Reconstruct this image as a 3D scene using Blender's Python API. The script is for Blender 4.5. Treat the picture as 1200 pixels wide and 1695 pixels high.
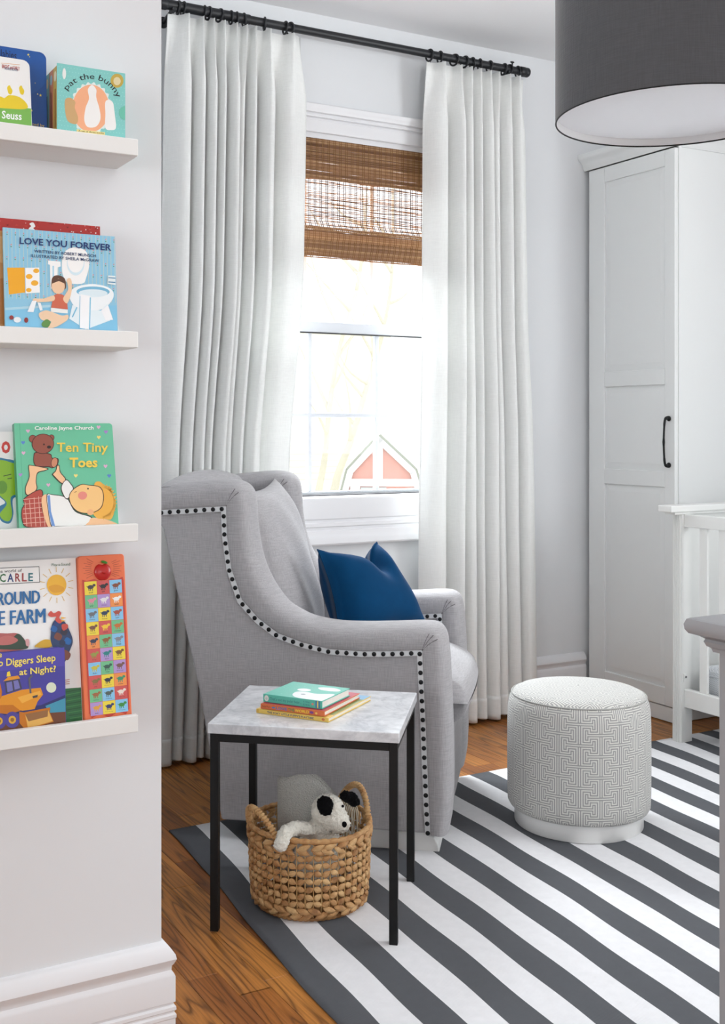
import bpy, bmesh, math, random
from mathutils import Vector, Matrix, Euler, noise
random.seed(7)
for o in list(bpy.data.objects): bpy.data.objects.remove(o, do_unlink=True)
SC = bpy.context.scene
COL = SC.collection
PI = math.pi
# ------------------------------------------------------------------ camera
cam_d = bpy.data.cameras.new('camera'); cam = bpy.data.objects.new('camera', cam_d); COL.objects.link(cam)
cam_d.sensor_fit = 'HORIZONTAL'; cam_d.sensor_width = 36.0
cam_d.lens = 1870/1200*36.0
cam_d.shift_x = (600-520)/1200; cam_d.shift_y = -(847.5-706)/1200
cam_d.clip_start = 0.05; cam_d.clip_end = 200
cam.location = (0, 0, 1.2)
cam.rotation_euler = (PI/2, 0, -math.atan(1020/1870))
SC.camera = cam
# ------------------------------------------------------------------ world, daylight and added fill
W = bpy.data.worlds.new('world'); SC.world = W; W.use_nodes = True
bg = W.node_tree.nodes['Background']
bg.inputs['Color'].default_value = (0.93, 0.965, 1.0, 1); bg.inputs['Strength'].default_value = 1.7
def area(name, loc, target, sx, sy, power, col=(1, 1, 1)):
    d = bpy.data.lights.new(name, 'AREA'); d.shape = 'RECTANGLE'; d.size = sx; d.size_y = sy
    d.energy = power; d.color = col
    o = bpy.data.objects.new(name, d); COL.objects.link(o); o.location = loc
    o.rotation_euler = (Vector(target)-Vector(loc)).to_track_quat('-Z', 'Y').to_euler()
    return o
# daylight through the right and back windows; rear and left lamps are added fill
area('daylight_right_window', (4.0, 0.6, 1.7), (0, 1.3, 2.4), 1.7, 1.4, 46, (0.94, 0.975, 1.0))
area('rear_fill', (0.9, -3.52, 1.65), (0.9, 0.5, 3.2), 3.8, 1.7, 15, (0.94, 0.975, 1.0))
area('left_fill', (-2.94, -0.6, 1.6), (1.0, 0.6, 3.2), 2.6, 1.7, 44, (0.93, 0.97, 1.0))
area('daylight_back_window', (2.2, 5.0, 3.0), (2.3, 2.6, 0.4), 2.4, 1.4, 420, (0.92, 0.965, 1.0))
vs = SC.view_settings
vs.view_transform = 'Standard'; vs.look = 'None'; vs.gamma = 1.0; vs.use_curve_mapping = False
vs.exposure = 0.21

# ------------------------------------------------------------------ materials
def srgb(r, g, b):
    f = lambda c: (c/255/12.92) if c/255 <= 0.04045 else ((c/255+0.055)/1.055)**2.4
    return (f(r), f(g), f(b))
MATS = {}
class NT:
    def __init__(s, m): s.t = m.node_tree; s.n = s.t.nodes; s.l = s.t.links
    def add(s, typ, **kw):
        n = s.n.new(typ)
        for k, v in kw.items():
            if k.startswith('i_'):
                key = k[2:]; key = int(key) if key.isdigit() else key
                s.put(n.inputs[key], v)
            else: setattr(n, k, v)
        return n
    def put(s, sock, v):
        if isinstance(v, bpy.types.NodeSocket): s.l.new(v, sock)
        elif isinstance(v, bpy.types.Node): s.l.new(v.outputs[0], sock)
        else:
            if isinstance(v, tuple) and len(v) == 3 and sock.type == 'RGBA': v = (*v, 1)
            sock.default_value = v
    def math(s, op, a, b=0.0, c=None, clamp=False):
        n = s.n.new('ShaderNodeMath'); n.operation = op; n.use_clamp = clamp
        s.put(n.inputs[0], a); s.put(n.inputs[1], b)
        if c is not None: s.put(n.inputs[2], c)
        return n.outputs[0]
    def mix(s, fac, a, b):
        n = s.n.new('ShaderNodeMix'); n.data_type = 'RGBA'
        s.put(n.inputs[0], fac); s.put(n.inputs[6], a); s.put(n.inputs[7], b)
        return n.outputs[2]
    def ramp(s, fac, stops):
        n = s.n.new('ShaderNodeValToRGB'); s.put(n.inputs[0], fac)
        e = n.color_ramp.elements
        while len(e) < len(stops): e.new(0.5)
        for i, (p, c) in enumerate(stops):
            e[i].position = p; e[i].color = (*c, 1) if isinstance(c, tuple) else (c, c, c, 1)
        return n.outputs[0]
    def coord(s, which='Object', scale=(1, 1, 1)):
        tc = s.n.new('ShaderNodeTexCoord'); mp = s.n.new('ShaderNodeMapping')
        s.l.new(tc.outputs[which], mp.inputs[0]); mp.inputs['Scale'].default_value = scale
        return mp.outputs[0]
    def noise(s, vec, scale, detail=2.0, rough=0.5, dist=0.0):
        n = s.n.new('ShaderNodeTexNoise'); s.l.new(vec, n.inputs['Vector'])
        n.inputs['Scale'].default_value = scale; n.inputs['Detail'].default_value = detail
        n.inputs['Roughness'].default_value = rough; n.inputs['Distortion'].default_value = dist
        return n.outputs[0]
    def bump(s, h, strength, dist=0.002):
        n = s.n.new('ShaderNodeBump'); n.inputs['Strength'].default_value = strength
        n.inputs['Distance'].default_value = dist; s.l.new(h, n.inputs['Height'])
        s.l.new(n.outputs[0], s.n['Principled BSDF'].inputs['Normal'])
def mat(name, col, rough=0.5, metal=0.0, spec=0.5, sheen=0.0, var=0.0, vscale=8.0, bump=0.0, bscale=200.0, bdist=0.001, weave=0.0, wscale=400.0, transl=0.0, coat=0.0):
    if name in MATS: return MATS[name]
    m = bpy.data.materials.new(name); m.use_nodes = True; MATS[name] = m
    t = NT(m); p = t.n['Principled BSDF']
    p.inputs['Base Color'].default_value = (*col, 1); p.inputs['Roughness'].default_value = rough
    p.inputs['Metallic'].default_value = metal; p.inputs['Specular IOR Level'].default_value = spec
    p.inputs['Sheen Weight'].default_value = sheen; p.inputs['Sheen Roughness'].default_value = 0.4
    p.inputs['Coat Weight'].default_value = coat
    m.diffuse_color = (*col, 1)
    base = None
    if var or weave or bump: v = t.coord('Object')
    if var:
        n = t.noise(v, vscale, 4.0, 0.6)
        base = t.mix(n, tuple(c*(1-var) for c in col), tuple(min(1, c*(1+var)) for c in col))
    if weave:
        a = t.noise(t.coord('Object', (1, 1, 0.06)), wscale, 1.0); b = t.noise(t.coord('Object', (0.06, 0.06, 1)), wscale, 1.0)
        h = t.math('ADD', a, b); w = t.math('MULTIPLY_ADD', h, 1.6, -0.3 - 0.8 + 0.0, clamp=True)
        base = t.mix(w, tuple(c*(1-weave) for c in col) if base is None else base, tuple(min(1, c*(1+weave*0.6)) for c in col))
        t.bump(h, 0.35, 0.0012)
    if bump:
        t.bump(t.noise(v, bscale, 3.0), bump, bdist)
    if base is not None: t.put(p.inputs['Base Color'], base)
    if transl:
        tr = t.add('ShaderNodeBsdfTranslucent'); t.put(tr.inputs[0], base if base is not None else col)
        mx = t.add('ShaderNodeMixShader', i_0=transl); t.l.new(p.outputs[0], mx.inputs[1]); t.l.new(tr.outputs[0], mx.inputs[2])
        t.l.new(mx.outputs[0], t.n['Material Output'].inputs[0])
    return m
def ink(r, g, b, rough=0.35):
    return mat('print_%d_%d_%d' % (r, g, b), srgb(r, g, b), rough)

M = dict(
 wall=mat('wall_paint', srgb(229, 231, 233), 0.75, spec=0.25, bump=0.05, bscale=350, bdist=0.0006),
 ceil=mat('ceiling_paint', srgb(240, 240, 241), 0.7, spec=0.2),
 trim=mat('trim_paint', srgb(233, 233, 235), 0.38, spec=0.4),
 ledge=mat('ledge_paint', srgb(236, 236, 233), 0.4, spec=0.35),
 wardrobe=mat('wardrobe_paint', srgb(236, 238, 237), 0.45, spec=0.35),
 crib=mat('crib_paint', srgb(237, 238, 235), 0.35, spec=0.4),
 dresser=mat('dresser_paint', srgb(160, 161, 164), 0.38, spec=0.4, bump=0.04, bscale=120),
 black=mat('black_metal', srgb(17, 18, 19), 0.5, spec=0.3, bump=0.04, bscale=500),
 rod=mat('rod_metal', srgb(26, 28, 32), 0.42, spec=0.5, bump=0.05, bscale=260),
 curtain=mat('curtain_linen', srgb(250, 251, 249), 0.85, spec=0.15, weave=0.04, wscale=420, transl=0.16),
 chair=mat('chair_fabric', srgb(176, 174, 176), 0.85, spec=0.2, sheen=0.25, weave=0.16, wscale=480),
 tape=mat('nail_tape', srgb(222, 224, 226), 0.7),
 nail=mat('nail_head', srgb(28, 29, 31), 0.32, metal=0.6),
 plinth=mat('plinth_white', srgb(232, 232, 230), 0.4),
 velvet=mat('blue_velvet', srgb(9, 62, 102), 0.9, spec=0.08, sheen=0.1, var=0.22, vscale=14, bump=0.12, bscale=700),
 page=mat('page_paper', srgb(240, 236, 226), 0.7, weave=0.05, wscale=900),
 glassframe=mat('gasket_black', srgb(38, 38, 40), 0.5),
 lampgrey=mat('lamp_linen', srgb(80, 81, 84), 0.8, spec=0.25, sheen=0.35, weave=0.10, wscale=500),
 lampin=mat('lamp_lining', srgb(246, 247, 248), 0.6, transl=0.2),
 throw=mat('throw_wool', srgb(188, 187, 181), 0.9, spec=0.1, sheen=0.3, var=0.22, vscale=320, bump=1.0, bscale=300, bdist=0.005),
 plushw=mat('plush_white', srgb(240, 236, 224), 0.95, spec=0.05, sheen=0.4, var=0.06, vscale=40, bump=0.6, bscale=330, bdist=0.004),
 plushk=mat('plush_black', srgb(18, 18, 20), 0.95, spec=0.05, sheen=0.1, bump=0.6, bscale=330, bdist=0.004),
 hardware=mat('steel', srgb(150, 150, 150), 0.3, metal=1.0),
)
# ------------------------------------------------------------------ mesh helpers
class MB:
    def __init__(s): s.v = []; s.f = []; s.m = []
    def add(s, vs, fs, mi=0):
        b = len(s.v); s.v += [tuple(x) for x in vs]; s.f += [tuple(b+i for i in f) for f in fs]; s.m += [mi]*len(fs); return s
    def box(s, x0, x1, y0, y1, z0, z1, mi=0, M4=None):
        vs = [Vector((x, y, z)) for x in (x0, x1) for y in (y0, y1) for z in (z0, z1)]
        if M4 is not None: vs = [M4 @ q for q in vs]
        return s.add(vs, [(0, 1, 3, 2), (4, 6, 7, 5), (0, 4, 5, 1), (2, 3, 7, 6), (0, 2, 6, 4), (1, 5, 7, 3)], mi)
    def tube(s, pts, r, n=10, closed=False, cap=True, mi=0, flat=1.0):
        pts = [Vector(p) for p in pts]; N = len(pts)
        rs = r if isinstance(r, (list, tuple)) else [r]*N
        b = len(s.v); up = None
        for i, p in enumerate(pts):
            if closed: t = pts[(i+1) % N]-pts[i-1]
            else: t = pts[min(i+1, N-1)]-pts[max(i-1, 0)]
            t.normalize()
            if up is None:
                up = Vector((0, 0, 1)) if abs(t.z) < 0.9 else Vector((1, 0, 0))
            a = t.cross(up)
            if a.length < 1e-5: a = t.orthogonal()
            a.normalize(); c = a.cross(t).normalized(); up = c
            for k in range(n):
                th = 2*PI*k/n
                s.v.append(tuple(p+a*math.cos(th)*rs[i]+c*math.sin(th)*rs[i]*flat))
        R = N if closed else N-1
        for i in range(R):
            j = (i+1) % N
            for k in range(n):
                l = (k+1) % n
                s.f.append((b+i*n+k, b+i*n+l, b+j*n+l, b+j*n+k)); s.m.append(mi)
        if cap and not closed:
            s.f.append(tuple(b+k for k in reversed(range(n)))); s.m.append(mi)
            s.f.append(tuple(b+(N-1)*n+k for k in range(n))); s.m.append(mi)
        return s
    def lathe(s, prof, n=48, mi=0, c=(0, 0, 0), a0=0.0, a1=2*PI):
        full = abs(a1-a0-2*PI) < 1e-6; b = len(s.v); K = n if full else n+1; P = len(prof)
        for k in range(K):
            th = a0+(a1-a0)*k/n
            for (r, z) in prof: s.v.append((c[0]+r*math.cos(th), c[1]+r*math.sin(th), c[2]+z))
        for k in range(n):
            l = (k+1) % K
            for i in range(P-1):
                s.f.append((b+k*P+i, b+l*P+i, b+l*P+i+1, b+k*P+i+1)); s.m.append(mi)
        return s
    def prism(s, poly, y0, y1, mi=0, axis='y'):
        n = len(poly)
        q = lambda a, c, d: (a, d, c) if axis == 'y' else ((d, a, c) if axis == 'x' else (a, c, d))
        vs = [q(a, c, y0) for a, c in poly]+[q(a, c, y1) for a, c in poly]
        fs = [tuple(range(n)), tuple(range(2*n-1, n-1, -1))]+[(i, i+n, (i+1) % n+n, (i+1) % n) for i in range(n)]
        return s.add(vs, fs, mi)
    def grid(s, fn, nu, nv, mi=0, closeu=False):
        b = len(s.v)
        for i in range(nu+1):
            for j in range(nv+1): s.v.append(tuple(fn(i/nu, j/nv)))
        for i in range(nu):
            for j in range(nv):
                a = b+i*(nv+1)+j
                s.f.append((a, a+nv+1, a+nv+2, a+1)); s.m.append(mi(i/nu, j/nv) if callable(mi) else mi)
        return s
    def ball(s, c, r, nu=16, nv=10, mi=0, M4=None):
        r = r if isinstance(r, (tuple, list)) else (r, r, r); b = len(s.v)
        vs = []
        for j in range(1, nv):
            ph = PI*j/nv
            for i in range(nu):
                th = 2*PI*i/nu
                vs.append(Vector((r[0]*math.sin(ph)*math.cos(th), r[1]*math.sin(ph)*math.sin(th), r[2]*math.cos(ph))))
        vs += [Vector((0, 0, r[2])), Vector((0, 0, -r[2]))]
        vs = [(M4 @ q if M4 is not None else q)+Vector(c) for q in vs]
        fs = []
        for j in range(nv-2):
            for i in range(nu):
                k = (i+1) % nu
                fs.append((j*nu+i, (j+1)*nu+i, (j+1)*nu+k, j*nu+k))
        T = (nv-1)*nu
        for i in range(nu):
            k = (i+1) % nu
            fs.append((T, i, k)); fs.append((T+1, (nv-2)*nu+k, (nv-2)*nu+i))
        return s.add(vs, fs, mi)
    def mesh(s, name, mats, smooth=False, fixn=True):
        me = bpy.data.meshes.new(name); me.from_pydata(s.v, [], s.f)
        for m in (mats if isinstance(mats, (list, tuple)) else [mats]): me.materials.append(m)
        me.polygons.foreach_set('material_index', s.m)
        if fixn:
            bm = bmesh.new(); bm.from_mesh(me); bmesh.ops.recalc_face_normals(bm, faces=bm.faces); bm.to_mesh(me); bm.free()
        if smooth is True: me.polygons.foreach_set('use_smooth', [True]*len(me.polygons))
        elif smooth:
            me.polygons.foreach_set('use_smooth', [True]*len(me.polygons)); me.set_sharp_from_angle(angle=math.radians(smooth))
        me.update(); return me
    def build(s, name, mats, parent=None, smooth=False, bevel=0.0, seg=2, fixn=True, loc=None, rot=None, **tags):
        return put(name, s.mesh(name, mats, smooth, fixn), parent, bevel, seg, loc, rot, **tags)
def put(name, me, parent=None, bevel=0.0, seg=2, loc=None, rot=None, **tags):
    o = bpy.data.objects.new(name, me); COL.objects.link(o); o.parent = parent
    if loc is not None: o.location = loc
    if rot is not None: o.rotation_euler = rot
    if bevel:
        b = o.modifiers.new('bevel', 'BEVEL'); b.width = bevel; b.segments = seg; b.limit_method = 'ANGLE'; b.angle_limit = math.radians(40)
        b.harden_normals = False
    for k, v in tags.items():
        if v: o[k] = v
    return o
def thing(name, label, cat, loc=(0, 0, 0), rotz=0.0, group=None, rot=None):
    o = bpy.data.objects.new(name, None); COL.objects.link(o); o.location = loc
    o.rotation_euler = rot if rot is not None else (0, 0, rotz); o.empty_display_size = 0.1
    o['label'] = label; o['category'] = cat
    if group: o['group'] = group
    return o
def struct_empty(name, loc=(0, 0, 0)):
    o = bpy.data.objects.new(name, None); COL.objects.link(o); o.location = loc; o['kind'] = 'structure'; return o
def catmull(P, n=6, closed=False):
    P = [Vector(p) for p in P]; N = len(P); out = []
    rng = N if closed else N-1
    for i in range(rng):
        p0 = P[i-1] if (i > 0 or closed) else P[0]*2-P[1]
        p1 = P[i]; p2 = P[(i+1) % N]
        p3 = P[(i+2) % N] if (i+2 < N or closed) else P[-1]*2-P[-2]
        for k in range(n):
            t = k/n
            out.append(0.5*((2*p1)+(p2-p0)*t+(2*p0-5*p1+4*p2-p3)*t*t+(3*p1-p0-3*p2+p3)*t**3))
    if not closed: out.append(P[-1])
    return out
def interp(x, xs, ys):
    if x <= xs[0]: return ys[0]
    for i in range(1, len(xs)):
        if x <= xs[i]:
            t = (x-xs[i-1])/(xs[i]-xs[i-1]); return ys[i-1]+(ys[i]-ys[i-1])*t
    return ys[-1]
def evaluated(o):
    dg = bpy.context.evaluated_depsgraph_get(); dg.update()
    return bpy.data.meshes.new_from_object(o.evaluated_get(dg))
# ================================================================== STRUCTURE
RW, YB, ZC = 4.05, 3.82, 2.79          # right wall, window wall, ceiling
XL, YF, XW, YR = 0.787, 2.06, -3.0, -3.6        # end of the ledge wall, its face, far left wall
OX0, OX1, OZ0, OZ1 = 1.775, 2.745, 0.925, 2.332
def wall_with_hole(name, plane, a0, a1, t0, t1, h, **kw):
    """wall along X ('y' plane) or Y ('x' plane) between a0,a1, thickness t0..t1, hole h=(a,b,z0,z1)"""
    mb = MB(); ha, hb, z0, z1 = h
    for (p, q, r, s) in ((a0, ha, 0, ZC), (hb, a1, 0, ZC), (ha, hb, 0, z0), (ha, hb, z1, ZC)):
        if plane == 'y': mb.box(p, q, t0, t1, r, s)
        else: mb.box(t0, t1, p, q, r, s)
    return mb.build(name, M['wall'], kind='structure', **kw)
wall_with_hole('wall_back', 'y', XL, RW, YB, YB+0.15, (OX0, OX1, OZ0, OZ1))
wall_with_hole('wall_right', 'x', YR-.15, YB+0.15, RW, RW+0.15, (-.3, 1.5, .95, 2.45))
wall_with_hole('wall_front', 'y', XW, RW, YR-.15, YR, (-1.05, 2.85, 0.8, 2.55))
MB().box(XW, XL, YF, YB+0.15, 0, ZC).build('wall_left', M['wall'], kind='structure')
wall_with_hole('wall_entry', 'x', YR-.15, YF, XW-.15, XW, (-1.95, .75, .75, 2.45))
MB().box(XW-0.15, RW+0.15, YR-.15, YB+0.15, ZC, ZC+0.1).build('ceiling', M['ceil'], kind='structure')
for i, (pl, a, b, z0, z1, t) in enumerate((('x', -.3, 1.5, .95, 2.45, RW), ('y', -1.05, 2.85, 0.8, 2.55, YR), ('x', -1.95, .75, .75, 2.45, XW-.11))):  # rear and left windows are invented to house the added fill lamps
    w = struct_empty('window_%d' % (i+2)); mb = MB(); n = 2
    def bx(p, q, r, s, mb=mb, pl=pl, t=t):
        d0, d1 = (t+0.03, t+0.08) if pl == 'x' else (t-0.08, t-0.03)
        if pl == 'x': mb.box(d0, d1, p, q, r, s)
        else: mb.box(p, q, d0, d1, r, s)
    for (p, q, r, s) in ((a, b, z0, z0+.05), (a, b, z1-.05, z1), (a, a+.05, z0, z1), (b-.05, b, z0, z1), ((a+b)/2-.02, (a+b)/2+.02, z0, z1), (a, b, (z0+z1)/2-.02, (z0+z1)/2+.02)): bx(p, q, r, s)
    mb.build('window_frame', M['trim'], w)

# ---- oak floor
def floor_mat():
    m = bpy.data.materials.new('oak_floor'); m.use_nodes = True; t = NT(m); p = t.n['Principled BSDF']
    oi = t.add('ShaderNodeObjectInfo'); tc = t.add('ShaderNodeTexCoord')
    off = t.add('ShaderNodeVectorMath', operation='MULTIPLY_ADD'); t.l.new(oi.outputs['Location'], off.inputs[0])
    off.inputs[1].default_value = (3.7, 1.0, 1.0); t.l.new(tc.outputs['Object'], off.inputs[2])
    def mp(sc):
        q = t.add('ShaderNodeMapping'); q.inputs['Scale'].default_value = sc; t.l.new(off.outputs[0], q.inputs[0]); return q.outputs[0]
    big = t.noise(mp((11, .8, 1)), 1.0, 2.0, 0.45, 0.4)
    rings = t.math('FRACT', t.math('MULTIPLY', big, 15.0))
    line = t.ramp(rings, [(0.0, 1.0), (0.13, 0.4), (0.45, 0.0), (0.8, 0.15), (1.0, 1.0)])
    fine = t.noise(mp((210, 6, 1)), 1.0, 3.0, 0.6)
    patch = t.noise(mp((6, 1.6, 1)), 1.0, 1.0)
    tone = t.math('ADD', t.math('MULTIPLY', patch, 0.7), t.math('MULTIPLY', oi.outputs['Random'], 0.6))
    base = t.ramp(tone, [(0.2, srgb(136, 80, 40)), (0.5, srgb(176, 110, 52)), (0.85, srgb(204, 136, 66))])
    c1 = t.mix(t.math('MULTIPLY', line, 0.72), base, srgb(66, 34, 17))
    c2 = t.mix(t.ramp(fine, [(0.42, 0.0), (0.7, 0.45)]), c1, srgb(84, 46, 22))
    t.put(p.inputs['Base Color'], c2); p.inputs['Roughness'].default_value = 0.36
    t.bump(t.math('MULTIPLY', fine, -1.0), 0.12, 0.0006)
    return m
M['oak'] = floor_mat()
floor = MB().box(XW-0.1, RW+0.1, YR-.1, YB+0.1, -0.06, -0.0115).build('floor', mat('oak_gap', srgb(44, 24, 12), 0.7), kind='structure')
PWD, rng = 0.074, random.Random(3)
cache = {}
def plank_mesh(L):
    L = round(L, 2)
    if L not in cache:
        mb = MB(); w, e = PWD/2-0.0004, 0.0009
        vs = [(-w, 0, -.011), (w, 0, -.011), (w, L-.0006, -.011), (-w, L-.0006, -.011), (-w, 0, -e), (w, 0, -e), (w, L-.0006, -e), (-w, L-.0006, -e),
              (-w+e, e, 0), (w-e, e, 0), (w-e, L-e-.0006, 0), (-w+e, L-e-.0006, 0)]
        mb.add(vs, [(0, 1, 5, 4), (1, 2, 6, 5), (2, 3, 7, 6), (3, 0, 4, 7), (4, 5, 9, 8), (5, 6, 10, 9), (6, 7, 11, 10), (7, 4, 8, 11), (8, 9, 10, 11)])
        cache[L] = mb.mesh('plank', M['oak'], fixn=False)
    return cache[L]
rest = MB()
for k in range(-54, 41):
    x = 1.003+PWD*(k+0.5)
    if x < XW or x > RW: continue
    yend = YB if x > XL else YF
    near = -4 <= k <= 33
    joints = [1.0+rng.uniform(-.25, .1)] if near else [YR]
    if k == 0: joints = [1.15, 2.165]
    while joints[-1] < yend: joints.append(round(joints[-1]+rng.choice((.42, .55, .7, .85, 1.05)), 2))
    joints[-1] = yend
    if joints[-1]-joints[-2] < 0.1: joints.pop(-2)
    for a, b in zip(joints, joints[1:]):
        if near: put('plank', plank_mesh(b-a), floor, loc=(x, a, 0))
        else: rest.box(x-PWD/2+.0004, x+PWD/2-.0004, a, b-.0006, -.011, 0)
    if near: rest.box(x-PWD/2+.0004, x+PWD/2-.0004, YR, joints[0]-.0006, -.011, 0)
rest.build('floor_planks', M['oak'], floor, kind='stuff')

# ---- baseboards: moulded profile swept along the walls
BBP = [(0, .205), (.006, .203), (.013, .195), (.021, .183), (.023, .174), (.019, .165), (.0155, .160), (.015, .152), (.019, .146), (.021, .141), (.021, .092), (.018, .090), (.0175, .086),
       (.022, .083), (.0225, .077), (.0195, .074), (.0195, .071), (.0225, .068), (.0225, .062), (.021, .06), (.021, 0)]
def baseboard(name, path):
    """path: list of (x, y, nx, ny) with mitred outward normals"""
    mb = MB(); P = len(BBP)
    for (x, y, nx, ny) in path:
        mb.v += [(x+nx*d, y+ny*d, z) for d, z in BBP]
    for i in range(len(path)-1):
        for j in range(P-1):
            mb.f.append((i*P+j, (i+1)*P+j, (i+1)*P+j+1, i*P+j+1)); mb.m.append(0)
    return mb.build(name, M['trim'], kind='structure', smooth=35)
baseboard('baseboard_left', [(XW, YF, 0, -1), (XL, YF, 1, -1), (XL, YB, 1, -1)])
baseboard('baseboard_back', [(XL+.022, YB, 0, -1), (3.44, YB, 0, -1)])
baseboard('baseboard_right', [(RW, 3.27, -1, 0), (RW, YR, -1, 1)])

# ---- window in view
win = struct_empty('window_1', (0, 0, 0))
jb = MB()
for (a, b, c, d) in ((OX0-.0, OX0+.02, OZ0, OZ1), (OX1-.02, OX1, OZ0, OZ1), (OX0, OX1, OZ1-.02, OZ1), (OX0, OX1, OZ0-.02, OZ0+.004)): jb.box(a, b, YB-.001, YB+.15, c, d)
jb.build('jamb', M['trim'], win)
def glass_mat():
    m = bpy.data.materials.new('window_glass'); m.use_nodes = True; t = NT(m)
    tr = t.add('ShaderNodeBsdfTransparent'); gl = t.add('ShaderNodeBsdfGlossy'); gl.inputs['Roughness'].default_value = 0.02
    mx = t.add('ShaderNodeMixShader', i_0=0.012); t.l.new(tr.outputs[0], mx.inputs[1]); t.l.new(gl.outputs[0], mx.inputs[2])
    haze = t.add('ShaderNodeBsdfTranslucent', i_0=(0.95, 0.97, 1.0))  # white translucent share imitates glare haze over the view outside
    m2 = t.add('ShaderNodeMixShader', i_0=0.01); t.l.new(mx.outputs[0], m2.inputs[1]); t.l.new(haze.outputs[0], m2.inputs[2])
    t.l.new(m2.outputs[0], t.n['Material Output'].inputs[0]); return m
M['glass'] = glass_mat()
M['vinyl'] = mat('window_vinyl', srgb(216, 220, 226), 0.45, spec=0.3)
def sash(name, y, z0, z1, bot, top, zm):
    x0, x1 = OX0+.02, OX1-.02
    s = MB(); y0, y1 = y-.018, y+.018; st = 0.038
    s.box(x0, x0+st, y0, y1, z0, z1); s.box(x1-st, x1, y0, y1, z0, z1)
    s.box(x0+st, x1-st, y0, y1, z0, z0+bot); s.box(x0+st, x1-st, y0, y1, z1-top, z1)
    fr = s.build(name, M['vinyl'], win, bevel=.003)
    xs = [x0+st, 2.103, 2.412, x1-st]; zs = [z0+bot, zm, z1-top]
    for k in (1, 2): MB().box(xs[k]-.0085, xs[k]+.0085, y-.011, y+.011, zs[0], zs[2]).build('muntin', M['vinyl'], fr, bevel=.003)
    MB().box(xs[0], xs[3], y-.0105, y+.0105, zm-.0085, zm+.0085).build('muntin', M['vinyl'], fr, bevel=.003)
    for i in range(3):
        for j in range(2):
            MB().box(xs[i]+.004, xs[i+1]-.004, y-.002, y+.002, zs[j]+.004, zs[j+1]-.004).build('pane', M['glass'], fr)
    return fr
sash('lower_sash', 3.90, .933, 1.612, .012, .044, 1.245)
sash('upper_sash', 3.942, 1.572, 2.312, .04, .05, 1.96)
MB().box(OX0+.05, OX1-.05, 3.878, 3.884, 1.5645, 1.5695).build('weather_strip', M['glassframe'], win)
MB().box(OX0+.02, OX1-.02, 3.845, 3.884, .929, .9335).build('weather_strip', M['glassframe'], win)
lk = MB(); lk.box(2.53, 2.60, 3.885, 3.925, 1.612, 1.622); lk.lathe([(0, .022), (.016, .02), (.018, .0), (0, 0)], 20, c=(2.565, 3.905, 1.62)); lk.build('sash_lock', M['trim'], win, smooth=40)
# casing (picture-frame moulding round the opening)
CP = [(0, 0), (0, .016), (.006, .019), (.05, .019), (.053, .014), (.058, .014), (.061, .024), (.068, .025), (.071, .02), (.076, .02), (.079, .03), (.09, .034), (.098, .04), (.108, .042), (.112, .038), (.112, 0)]
cs = MB(); P = len(CP)
for d, p in CP:
    db = d*1.62
    cs.v += [(OX0-d, YB-p, OZ0-db), (OX1+d, YB-p, OZ0-db), (OX1+d, YB-p, OZ1+d*.92), (OX0-d, YB-p, OZ1+d*.92)]
for j in range(P-1):
    for k in range(4):
        l = (k+1) % 4; cs.f.append((j*4+k, j*4+l, (j+1)*4+l, (j+1)*4+k)); cs.m.append(0)
cs.build('trim_1', M['trim'], kind='structure', smooth=30)

# ---- outdoors
gm = mat('winter_lawn', srgb(226, 224, 210), 0.9, var=0.08, vscale=0.6)
MB().box(-30, 70, 4.4, 90, -1.5, -1.4).build('ground', gm, kind='structure')
sh = thing('garden_shed', 'red garden shed with white trimmed gambrel roof, seen through the window', 'shed', (16.3, 26, -1.4), math.radians(-32))
red = mat('shed_red_hazed', srgb(212, 152, 138), 0.8, var=0.15, vscale=3); whi = mat('shed_trim', srgb(240, 240, 240), 0.7); slate = mat('shed_roof', srgb(150, 154, 140), 0.9)  # shed red is paled to imitate overexposed haze
gam = [(-1.16, .62), (-.95, 1.42), (-.10, 2.34), (.88, 1.42), (1.12, .62)]
MB().prism([(-1.05, 0), (-1.05, .5)]+[(x*.96, z-.05) for x, z in gam]+[(1.05, .5), (1.05, 0)], 0, 2.6).build('wall', red, sh)
for i in range(4):
    (xa, za), (xb, zb) = gam[i], gam[i+1]; d = Vector((xb-xa, zb-za)).normalized(); nn = Vector((-d.y, d.x))
    q = [(xa, za), (xb, zb), (xb+nn.x*.06, zb+nn.y*.06), (xa+nn.x*.06, za+nn.y*.06)]
    MB().prism(q, -.12, 2.7).build('roof_slope', slate, sh)
    q = [(xa-nn.x*.16, za-nn.y*.16), (xb-nn.x*.16, zb-nn.y*.16), (xb, zb), (xa, za)]
    MB().prism(q, -.14, -.05).build('barge_board', whi, sh)
MB().box(-1.0, .95, -.07, .0, .98, 1.18).build('cross_trim', whi, sh)
MB().box(-.18, .0, -.07, .0, 1.18, 2.15).build('centre_trim', whi, sh)
MB().box(-.88, -.62, -.07, 0, 0, .98).build('door_trim', whi, sh)
MB().box(-.6, .1, -.06, 0, .72, .95).build('transom_window', mat('shed_pane', srgb(190, 196, 196), 0.3), sh)
hs = thing('neighbour_house', 'pale siding house behind the bare trees, seen through the window', 'house', (16, 44, -1.4))
sid = mat('pale_siding', srgb(236, 232, 222), 0.8)
MB().box(-9, 12, 0, 5, 0, 7).build('wall', sid, hs)
for i in range(24): MB().box(-9, 12, -.03, 0, .25+i*.28, .29+i*.28).build('siding_lap', mat('siding_edge', srgb(214, 210, 200), 0.8), hs)
MB().box(-4.4, -2.6, -.06, 0, 2.6, 3.5).build('brick_band', mat('house_orange', srgb(224, 170, 122), 0.8), hs)
MB().box(3.0, 4.6, -.06, 0, 2.2, 3.8).build('window', mat('far_window', srgb(170, 178, 184), 0.3), hs)
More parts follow.
